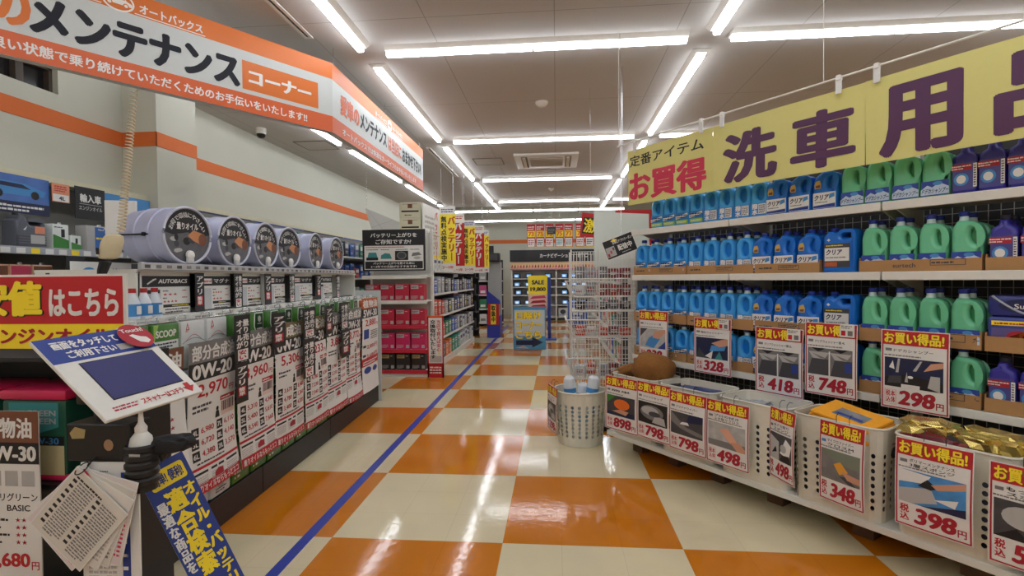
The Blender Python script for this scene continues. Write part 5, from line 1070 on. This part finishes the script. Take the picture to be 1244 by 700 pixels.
# boxes on top of the gondola, tilted sheet, white side board
for i in range(2):
    b = MB(); b.box(0, .33, 0, .3, 0, .24, CREAM, .004); b.rect(.03, .3, .09, .115, BLACK, -.0008); b.rect(.13, .2, .15, .21, BRN, -.0008); b.fine(.08, .03, .17, .03, BRN, -.0008, 1, i); b.rect(.05, .28, .21, .215, BRN, -.0008)
    tag(b.build('stock_carton', None, (-2.38, 7.75, 2.06+.243*i), 0), 'cream stock carton above the battery gondola, %s of two' % ('lower', 'upper')[i], 'carton', 'cream cartons above the gondola')
b = MB(); b.box(-2.72, -1.82, 7.56, 8.1, 2.035, 2.055, STEEL); tag(b.build('top_shelf_board', smooth=0), 'steel top shelf across the battery gondola under the cream cartons', 'shelf')
b = MB(); b.box(0, 1.2, 0, .01, 0, 1.0, PAPER); b.fine(.1, .15, .5, .7, LGREY, -.0008, 9, 3); b.vtext('バッテリー', .62, .95, .16, .16, RED, -.0008, .04); b.rect(.0, 1.2, 0, .22, YEL, -.0008); b.fine(.1, .05, 1.0, .1, RED, -.0012, 1, 3)
o = b.build('price_board', None, (-2.01, 7.72, 1.53), math.pi/2-.06, smooth=0); tag(o, 'white battery price board facing the aisle beside the cream cartons', 'board')
b = MB(); b.poly([(0, .42), (.62, .16), (.62, 0), (.12, 0)], PAPER, 0); b.poly([(.12, .001), (.62, .001), (.62, 0.), (.12, 0.)], PAPER, .004); b.poly([(.62, .16), (0, .42), (.12, 0), (.62, 0)], PAPER, .004); b.tube([(.05, -.001, .38), (.3, -.001, .05)], .002, LGREY, 4); b.tube([(.1, -.001, .1), (.45, -.001, .22)], .002, LGREY, 4)
b.box(.12, .6, .001, .003, -.03, 0.0, DGREY)
o = b.build('tilted_sheet', None, (-3.05, 8.1, 2.1), 0, smooth=0); tag(o, 'white sheet hanging askew left of the cream cartons', 'sheet')
r = MB(); r.bar((.03, .003, .4), (.03, .003, 1.26), .0015, CHROME, 4); r.build('hanging_wire', o)

# ================================================================ BACK OF THE STORE: car navigation section
t = thing('navi_shelf', 'car navigation display shelves under the black header at the back', 'shelf', (0, 0, 0))
b = MB(); b.box(-1.45, 1.7, 17.0, 17.05, 0, 1.95, mat('display_grey', (186, 186, 190), .5)); b.build('back_panel', t, smooth=0)
for z in (1.35, 1.08, .82, .5, .12): b = MB(); b.box(-1.45, 1.7, 16.55, 17.0, z-.03, z, STEEL); b.build('shelf', t, smooth=0)
for x in (-1.45, -.03, 1.66): b = MB(); b.box(x, x+.04, 16.5, 17.0, 0, 1.95, STEEL); b.build('upright', t, smooth=0)
b = MB(); b.box(-1.46, 1.72, 16.44, 16.5, 1.64, 1.87, mat('warm_print_strip', (232, 196, 150), .5))
for i in range(34): b.poly([(-1.44+.093*i, 1.68), (-1.4+.093*i, 1.8), (-1.37+.093*i, 1.7)], (RED, BRN, ORA, PINK)[i % 4], 16.439)
b.rect(-1.46, 1.72, 1.62, 1.66, mat('violet_print', (190, 120, 150), .5, noise=0), 16.438); b.build('picture_strip', t, smooth=0)
b = MB(); b.box(-1.47, 1.75, 16.4, 16.46, 1.88, 2.25, BLK); b.text('カーナビゲーション', -.52, 2.0, 1.0, .13, WHITE, 16.399, .03); b.rect(.55, .57, 1.98, 2.14, LGREY, 16.399); b.text('ETC', .68, 2.0, .3, .13, WHITE, 16.399, .03)
tag(b.build('section_sign', smooth=0), 'long black car navigation header sign at the back of the store', 'sign')
SCR = mat('lit_screen', (110, 160, 210), .3, emit=.8, noise=0)
def navi():
    t = thing('navigation_unit', 'x', 'car navigation'); b = MB(); b.box(-.11, .11, -.02, .1, 0, .16, BLK, .008); b.build('housing', t); b = MB(); b.rect(-.09, .06, .03, .13, SCR, -.0205); b.rect(-.06, .02, .05, .1, mat('lit_map', (220, 232, 240), .3, emit=.8, noise=0), -.021); b.build('screen', t); b = MB()
    for k in range(3): b.box(.07, .1, -.024, -.02, .035+.035*k, .055+.035*k, DGREY)
    b.build('button_panel', t, smooth=0); return t
NV = navi(); k = 0
for z, rn in ((1.35, 'top'), (1.08, 'second'), (.82, 'third'), (.5, 'fourth')):
    for i, x in enumerate((-1.22, -.9, -.3, .25, .55, .85)):
        lb = 'small lit navigation screen on the %s back shelf, %s from left' % (rn, ORD[i]); p = (x+rnd.uniform(-.05, .05), 16.68, z)
        if k == 0: NV.location = p; NV['label'] = lb; NV['group'] = 'navigation units on the back shelves'
        else: dup(NV, p, 0, lb, 'navigation units on the back shelves')
        k += 1
for i, (x, cn) in enumerate(((.2, 'white'), (.55, 'silver'), (-1.2, 'white'), (-.8, 'orange'))):
    b = MB(); b.box(-.15, .15, -.1, .1, 0, .28, SM[cn], .01); b.poly(ell(0, .15, .09, .08), DGREY, -.1006); b.fine(-.1, .03, .2, .04, BLUE, -.1006, 1, i); tag(b.build('accessory_box', None, (x, 16.75, .1205), 0), '%s box on the bottom shelf of the navigation display' % cn if i != 2 else 'white box at the left of the bottom navigation shelf', 'box', 'boxes below the navigation units')
# hanging red and yellow sale sheets
for i, x in enumerate((-.7, -.48, -.26, -.02, .2, .47, .7)):
    b = MB(); b.box(0, .2, 0, .003, 0, .56, RED); y = -.0008; b.rect(.015, .185, .02, .22, PAPER, y); b.fine(.03, .06, .14, .13, (RED, DGREY, RED, TEAL, GREY, RED, DGREY)[i], y-.0005, 3, i); b.rect(.01, .19, .25, .4, YEL, y); b.text('73' if i % 2 == 0 else '75', .03, .27, .14, .11, ORA, y-.0006, .06); b.fine(.02, .42, .16, .1, PAPER, y, 2, i+4); b.rect(0, .2, 0, .012, YEL, y-.0004)
    o = b.build('sale_sheet', None, (x, 12.5, 2.1), 0, smooth=0); tag(o, 'red and yellow sale sheet hanging over the far aisle, %s from left' % ORD[i], 'sheet', 'sale sheets hanging over the far aisle')
    r = MB(); r.bar((.1, .002, .56), (.1, .002, CEIL-2.1), .0015, CHROME, 4); r.build('hanging_wire', o)
b = MB(); b.box(0, .2, 0, .004, 0, .17, BLK); b.fine(.02, .03, .16, .1, GREY, -.0006, 3, 2); o = b.build('black_board', None, (-.21, 12.3, 2.4), 0, smooth=0); tag(o, 'small black board hanging before the sale sheets', 'board'); r = MB(); r.bar((.1, .002, .17), (.1, .002, CEIL-2.4), .0015, CHROME, 4); r.build('hanging_wire', o)
# sunshade sign on the floor
SKY = mat('print_sky', (80, 150, 190), .45, noise=.2, nscale=8)
t = thing('sunshade_sign', 'standing sunshade corner sign with blue arrow on the aisle floor', 'sign', (-.83, 9.85, 0))
b = MB(); w, h = .62, .82; b.box(0, w, 0, .02, .005, h, SKY, .003); y = -.0008; b.rect(.02, w-.02, .26, h-.06, mat('print_pale_sky', (196, 206, 206), .5, noise=0), y)
for i, l in enumerate(('日除け', 'コーナー', 'こちら')): b.text(l, .05, h-.24-.185*i, w-.13, .15, BRN, y-.0006, .09); b.text(l, .05, h-.24-.185*i, w-.13, .15, YEL, y-.0012, .055)
b.poly([(.05, .09), (.36, .09), (.36, .04), (.57, .14), (.36, .24), (.36, .18), (.05, .18)], NAVY, y-.0006); b.poly([(.02, .03), (.3, .02), (.2, .08)], LGREY, y-.0002); b.build('board', t)
b = MB(); b.box(.05, .57, .02, .25, 0, .012, STEEL); b.build('foot', t); b = MB(); b.bar((.3, .22, .01), (.3, .025, .6), .008, STEEL); b.build('strut', t)
# tall yellow poster stand behind it
t = thing('poster_stand', 'tall yellow and pink price poster on a blue post behind the sunshade sign', 'poster stand', (-.63, 11.5, 0))
b = MB(); b.box(0, .44, 0, .015, .66, 1.42, PAPER); y = -.0008; b.rect(0, .44, 1.0, 1.42, YEL, y); b.text('19,800', .05, 1.06, .34, .1, BLACK, y-.0006, .05); b.text('SALE', .08, 1.22, .28, .1, DGREY, y-.0006, .06); b.rect(0, .44, .66, 1.0, mat('print_blush', (224, 190, 176), .5, noise=0), y)
for i in range(3): b.poly([(.04, .7+.1*i), (.4, .72+.1*i), (.36, .78+.1*i), (.1, .76+.1*i)], (RED, DRED, PINK)[i], y-.0005)
b.build('poster', t, smooth=0); b = MB(); b.box(.43, .5, -.03, .04, 0, 1.38, BLUE, .004); b.build('post', t); b = MB(); b.box(.2, .62, -.18, .2, 0, .02, BLUE); b.build('base', t)
# blue and grey display tower left of the aisle end
t = thing('display_tower', 'grey display tower on a blue base at the far left of the aisle', 'display', (-1.6, 11.8, 0))
BL2 = mat('royal_blue_panel', (46, 56, 160), .4)
b = MB(); b.box(0, .3, 0, .5, 0, .5, BL2, .004); b.build('base', t); b = MB(); b.box(0, .3, .25, .5, .5, 1.75, mat('tower_grey', (170, 172, 170), .4), .004); b.build('body', t)
b = MB(); b.poly([(0, 1.1), (.3, .86), (.3, .82), (0, .82)], BL2, -.0005); b.box(0, .3, 0, .26, .78, .82, BL2); b.build('blue_shelf', t, smooth=0)
b = MB(); b.box(.02, .28, -.01, 0, .3, .78, RED); b.rect(.09, .21, .31, .77, YEL, -.011); b.vtext('取扱中', .1, .75, .1, .13, BLACK, -.0115, .05); b.build('red_panel', t, smooth=0)
b = MB(); b.box(.0, .3, -.02, .25, 1.75, 1.95, BLK, .01); b.rect(.05, .25, 1.78, 1.92, DGREY, -.0206); b.build('black_top', t)
t = thing('monitor_shelf', 'dark shelf of small black speakers beyond the battery gondola', 'shelf', (0, 0, 0))
b = MB(); b.box(-2.3, -1.85, 12.2, 12.24, 0, 1.9, BLK); b.build('back_panel', t, smooth=0)
for z in (.2, .6, 1.0, 1.4): b = MB(); b.box(-2.3, -1.85, 11.8, 12.2, z-.03, z, DARK); b.build('shelf', t, smooth=0)
for j, z in enumerate((.2, .6, 1.0, 1.4)):
    for i in range(2):
        q = thing('car_speaker', 'black car speaker box on the dark shelf, %s row up, %s' % (ORD[j], ('left', 'right')[i]), 'speaker', (-2.19+.22*i, 11.95, z+.0005), 0, 'speakers on the dark shelf')
        b = MB(); b.box(-.09, .09, -.08, .08, 0, .24, BLK, .006); b.build('cabinet', q); b = MB(); b.lathe([(.065, -.0), (.06, .006), (.03, -.008), (.01, .0)], DGREY, 18, (0, -.082, .12), 'y'); b.build('cone', q)
b = MB(); b.box(-4.0, -1.7, 14.0, 14.06, 1.95, 2.25, BLK); b.fine(-3.9, 2.02, 2.0, .14, LGREY, 13.999, 1, 3); o = b.build('section_sign', smooth=0); tag(o, 'dark section sign hanging at the far left behind the pennants', 'sign')
for xx in (-3.6, -2.0): r = MB(); r.bar((xx, 14.03, 2.25), (xx, 14.03, CEIL), .003, CHROME, 5); r.build('hanging_wire', o)
t = thing('far_shelf', 'tall mixed goods shelf at the far left behind the display tower', 'shelf', (0, 0, 0))
b = MB(); b.box(-3.9, -1.55, 15.0, 15.05, 0, 1.9, NET); b.build('back_panel', t, smooth=0)
for z in (.1, .5, .9, 1.3, 1.65): b = MB(); b.box(-3.9, -1.55, 14.6, 15.0, z-.03, z, STEEL); b.build('shelf', t, smooth=0)
for j, z in enumerate((.1, .5, .9, 1.3)):
    for i in range(8):
        b = MB(); cn = SD[(i*3+j*2) % 9][0]; b.box(-.1, .1, -.08, .08, 0, rnd.uniform(.18, .3), SM[cn], .006); b.rect(-.07, .07, .05, .12, WHITE if cn != 'white' else GREY, -.0806); tag(b.build('goods_box', None, (-3.72+.27*i, 14.75, z+.0005), 0), '%s goods box on the far left shelf, %s row up, %s along' % (cn, ORD[j], ORD[i]), 'box', 'goods on the far left shelf')
# island of goods on the right, behind the wire rack
t = thing('island_shelf', 'white island shelf of mixed goods behind the wire rack', 'shelf', (0, 0, 0))
b = MB(); b.box(1.28, 1.32, 7.0, 13.0, 0, 1.6, NET); b.build('spine_panel', t, smooth=0)
for z in (.12, .5, .9, 1.3): b = MB(); b.box(.85, 1.28, 7.0, 13.0, z-.03, z, STEEL); b.build('shelf', t, smooth=0)
b = MB(); b.box(.85, 1.75, 6.96, 7.0, 0, 1.35, NET); b.build('end_panel', t, smooth=0)
for j, z in enumerate((.12, .5, .9, 1.3)):
    for i in range(12):
        cn = SD[(i+j*4) % 9][0]; h = rnd.uniform(.2, .3); b = MB(); b.box(-.14, .14, -.1, .1, 0, h, SM[cn], .006); b.rect(-.1, .1, .06, .14, WHITE if cn != 'white' else RED, -.1006); tag(b.build('goods_box', None, (1.0, 7.3+.45*i, z+.0005), -math.pi/2), '%s goods box on the island shelf, %s row up, %s from front' % (cn, ORD[j], ORD[i]), 'box', 'goods on the island shelf')

# ================================================================ WIRE RACK AND WHAT HANGS THERE
t = thing('wire_rack', 'tall white wire rack with flared wire baskets at the left end of the bottle shelf', 'rack', (0, 0, 0))
rx0, rxm, rx1, ry0, ry1 = .13, .375, .7, 4.62, 5.12
def grid(b, P0, P1, P2, P3, nu, nv, r=.0026):
    P0, P1, P2, P3 = map(Vector, (P0, P1, P2, P3))
    for i in range(nu+1): f = i/nu; b.bar(P0+(P1-P0)*f, P3+(P2-P3)*f, r, WIRE, 4)
    for j in range(nv+1): f = j/nv; b.bar(P0+(P3-P0)*f, P1+(P2-P1)*f, r, WIRE, 4)
for x, y_, m in ((rx0, ry0, WIRE), (rxm, ry0, WIRE), (rx1, ry0, CHROME), (rx0, ry1, WIRE), (rx1, ry1, WIRE)): b = MB(); b.bar((x, y_, .04), (x, y_, 1.62), .007, m, 8); b.build('post', t)
TZ = [1.2, .84, .47]; TH = [.14, .16, .19]
b = MB(); grid(b, (rxm, ry0, .3), (rx1, ry0, .3), (rx1, ry0, 1.6), (rxm, ry0, 1.6), 13, 20); b.build('front_grid', t)
for z0, z1 in ((.3, .47), (.66, .84), (1.0, 1.2), (1.34, 1.6)):
    b = MB(); grid(b, (rx0, ry0, z0), (rxm, ry0, z0), (rxm, ry0, z1), (rx0, ry0, z1), 10, 3); b.build('front_grid', t)
b = MB(); grid(b, (rx1, ry0, .3), (rx1, ry1, .3), (rx1, ry1, 1.6), (rx1, ry0, 1.6), 12, 18); b.build('side_grid', t)
b = MB(); grid(b, (rx0, ry1, .3), (rx1, ry1, .3), (rx1, ry1, 1.6), (rx0, ry1, 1.6), 16, 14); b.build('rear_grid', t)
for z, h in zip(TZ, TH):
    b = MB(); fx = rx0-.045; yf = ry0-.05
    grid(b, (rx0, ry0, z), (rx1, ry0, z), (rx1, ry1, z), (rx0, ry1, z), 18, 12)
    grid(b, (rx0+.02, ry0, z), (rxm, ry0, z), (rxm, yf, z+h), (fx, yf, z+h), 12, 4)
    grid(b, (rx0+.02, ry0, z), (rx0+.02, ry1, z), (fx, ry1, z+h), (fx, yf, z+h), 14, 4)
    b.bar((fx, yf, z+h), (rxm, yf, z+h), .006, WIRE); b.bar((fx, yf, z+h), (fx, ry1, z+h), .006, WIRE); b.bar((fx, yf, z+h), (rx0+.02, ry0, z), .006, WIRE); b.bar((rxm, yf, z+h), (rxm, ry0, z), .006, WIRE); b.bar((rx0+.02, ry0, z), (rxm, ry0, z), .006, WIRE)
    k = b.build('basket_tier', t)
    b = MB(); b.add([(fx-.006, yf, z+h), (fx-.006, ry1, z+h), (rx0+.01, ry1, z), (rx0+.01, ry0, z), (fx-.01, yf, z+h), (fx-.01, ry1, z+h), (rx0+.006, ry1, z), (rx0+.006, ry0, z)], [(0, 1, 2, 3), (4, 7, 6, 5), (0, 4, 5, 1), (1, 5, 6, 2), (2, 6, 7, 3), (3, 7, 4, 0)], mat('label_plate', (224, 224, 218), .4)); b.build('side_plate', k, smooth=0)
for z in (1.075, 1.36):
    b = MB(); grid(b, (rx0, ry0, z), (rx1, ry0, z), (rx1, ry1, z), (rx0, ry1, z), 16, 8); b.bar((rx0, ry0-.004, z), (rx1, ry0-.004, z), .007, WIRE); b.build('wire_shelf', t)
b = MB(); b.box(.12, .78, 4.64, 5.1, 0, .04, BLK, .005); b.build('base', t)
SM['brown-red'] = mat('pack_brown_red', (132, 50, 44), .4); SM['grey'] = mat('pack_grey', (110, 112, 116), .4)
for zb, nm, cols, hh in ((1.365, 'top', ('grey', 'silver', 'grey', 'brown-red', 'brown-red'), .1), (1.204, 'upper basket', ('white', 'silver', 'brown-red', 'orange-red', 'brown-red'), .11), (1.082, 'middle wire shelf', ('black', 'silver', 'black', 'grey', 'black'), .08), (.844, 'middle basket', ('orange-red', 'white', 'orange-red', 'brown-red', 'orange-red'), .08), (.474, 'lowest basket', ('white', 'orange-red', 'silver', 'brown-red', 'grey'), .1)):
    for i, cn in enumerate(cols):
        b = MB(); h = hh*rnd.uniform(.8, 1.1); b.box(-.04, .04, -.045, .045, 0, h, SM[cn], .006); b.fine(-.03, h*.3, .06, h*.4, WHITE if cn not in ('white', 'silver') else RED, -.0456, 2, i); tag(b.build('goods_pack', None, (.22+.1*i, 4.8+.06*(i % 2), zb), .15*(i-2)), '%s pack on the %s of the wire rack, %s from left' % (cn, nm, ORD[i]), 'package', 'packs in the wire rack')
b = MB(); b.box(-.1, .1, -.08, .08, 0, .26, SM['blue'], .02); b.fine(-.05, .08, .1, .08, WHITE, -.0806, 2, 2); o = tag(b.build('blue_bag', None, (.22, 5.6, .85), 0), 'blue packet on a small stand behind the left side of the wire rack', 'package')
r = MB(); r.box(-.15, .15, -.12, .12, -.85, -.83, STEEL); r.bar((0, 0, -.83), (0, 0, 0), .012, STEEL); r.build('stand', o)
# white board with red edge, red sign, app notice
b = MB(); w, h = .56, .56; b.box(0, w, 0, .012, 0, h, mat('foam_board', (216, 222, 212), .6, noise=.02), .002); b.poly([(.2, h-.0), (w, h), (w, h*.4), (w-.045, h*.4), (w-.05, h-.04), (.2, h-.02)], RED, -.0008)
o = b.build('foam_board', None, at(722, 328, 4.98), -.02, smooth=0); tag(o, 'large blank white board with a red edge above the wire rack', 'board')
r = MB(); p = o.location; r.bar((.27, .02, h-.03), (.27, .02, CEIL-p.z), .004, CHROME, 6); r.build('hanging_wire', o)
b = MB(); w, h = .2, .25; b.X = Matrix.Rotation(.12, 4, 'Y'); b.box(0, w, 0, .006, 0, h, RED); b.rect(.02, .185, .035, .205, BLACK, -.0008); b.text('激', .03, .045, .145, .15, YEL, -.0016, .025); b.rect(0, w, .215, .225, DRED, -.0008)
o = b.build('clearance_sign', None, at(704, 287, 5.5), 0, smooth=0); tag(o, 'small tilted red sign with yellow character left of the white board', 'sign'); r = MB(); p = o.location; r.bar((.12, .008, .2), (.12, .008, CEIL-p.z), .0015, CHROME, 4); r.build('hanging_wire', o)
CN = at(753, 299, 4.32); w, h = .265, .17
b = MB(); b.X = Matrix.Rotation(-.36, 4, 'Y'); b.box(-w/2, w/2, 0, .003, -h/2, h/2, PAPER); y = -.0008; b.rect(-w/2+.008, w/2-.008, -h/2+.012, h/2-.008, BLACK, y); b.text('配信中', -.02, -.035, .12, .05, WHITE, y-.0006, .045); b.text('お得なアプリクーポン', -.05, .03, .165, .026, WHITE, y-.0006, .03); b.rect(-.12, -.045, -.06, .02, LGREY, y-.0005)
for i in range(3): b.rect(-.115+.025*i, -.1+.025*i, -.055+.02*i, -.03+.02*i, (RED, PINK, BRN)[i], y-.001)
b.poly([(-.06, .06), (-.03, .075), (0, .06), (-.03, .05)], YEL, y-.0006); b.fine(0, -.06, .11, .012, LGREY, y-.0006, 1, 3)
o = b.build('coupon_notice', None, CN, 0, smooth=0); tag(o, 'tilted black app coupon notice hanging before the white board', 'notice')
r = MB(); r.bar((.01, 0, .085), (.01, 0, CEIL-CN.z), .0025, CHROME, 5); r.build('hanging_rod', o)
# round laundry basket with wrapped rolls
t = thing('laundry_basket', 'round off-white perforated basket on the floor at the shelf end', 'basket', (.19, 4.36, 0))
R0 = .185; path = [(R0*math.cos(2*math.pi*i/44), R0*math.sin(2*math.pi*i/44)) for i in range(52)]; zs = [0.003, .07]+[.07+.034*(i+1) for i in range(8)]+[.385, .44]
b = MB(); perf(b, path, zs, lambda i, j: 1 <= j <= 8 and i % 2 == 0, BASK, .16, rx=.47, rz=.42); b.add([(p[0], p[1], .004) for p in path], [tuple(range(52))], BASK)
o = b.build('body', t, smooth=0); md = o.modifiers.new('s', 'SOLIDIFY'); md.thickness = .003; md.offset = -1
b = MB(); b.tube([(p[0]*1.17, p[1]*1.17, .44) for p in path], .008, BASK, 6, True); b.build('rim', t)
for k, a in enumerate((0, math.pi)): b = MB(); b.tube([(.217*math.cos(a+s), .217*math.sin(a+s), .44+.03*math.cos(s*4)-.03) for s in [-.35+.07*i for i in range(11)]], .006, BASK, 6); b.build('handle', t)
for i, (x, y_, tl) in enumerate(((-.055, -.02, -.08), (.045, -.02, .14), (.0, .07, .05), (.005, -.1, .1))):
    q = thing('wrapped_roll', 'white and blue wrapped roll in the round basket, %s' % ('left', 'right', 'rear', 'front low one')[i], 'roll', (.19+x, 4.36+y_, .06), 0, 'wrapped rolls in the round basket'); q.rotation_euler = (.05, tl, .3*i)
    hh = .5 if i < 2 else .42 if i == 2 else .36
    b = MB(); b.lathe([(.03, 0), (.048, .01), (.05, .05), (.05, hh-.05), (.045, hh-.02), (.025, hh)], mat('film_white', (222, 226, 230), .2), 20); b.build('body', q); b = MB(); b.lathe([(.0506, hh*.72), (.0506, hh*.8)], CYAN, 20, caps=False); b.build('wrapper_band', q); b = MB(); b.lathe([(.0506, hh*.35), (.0506, hh*.55)], mat('film_pale_blue', (150, 186, 220), .25), 20, caps=False)
    b.build('wrapper_band', q)
price_card(2.99, 2.9, .52, .27, .38, '298', 'ペーパー|ウエス', 'cloud', 'red-bordered price card seen nearly edge-on at the round basket', LG, True, False, -.3, .02)
o = [x for x in C.objects if x.name.startswith('price_card')][-1]
pc = at(672, 478, 4.3); o.location = (pc.x, pc.y, .475); o.rotation_euler = (0, 0, math.radians(-72))
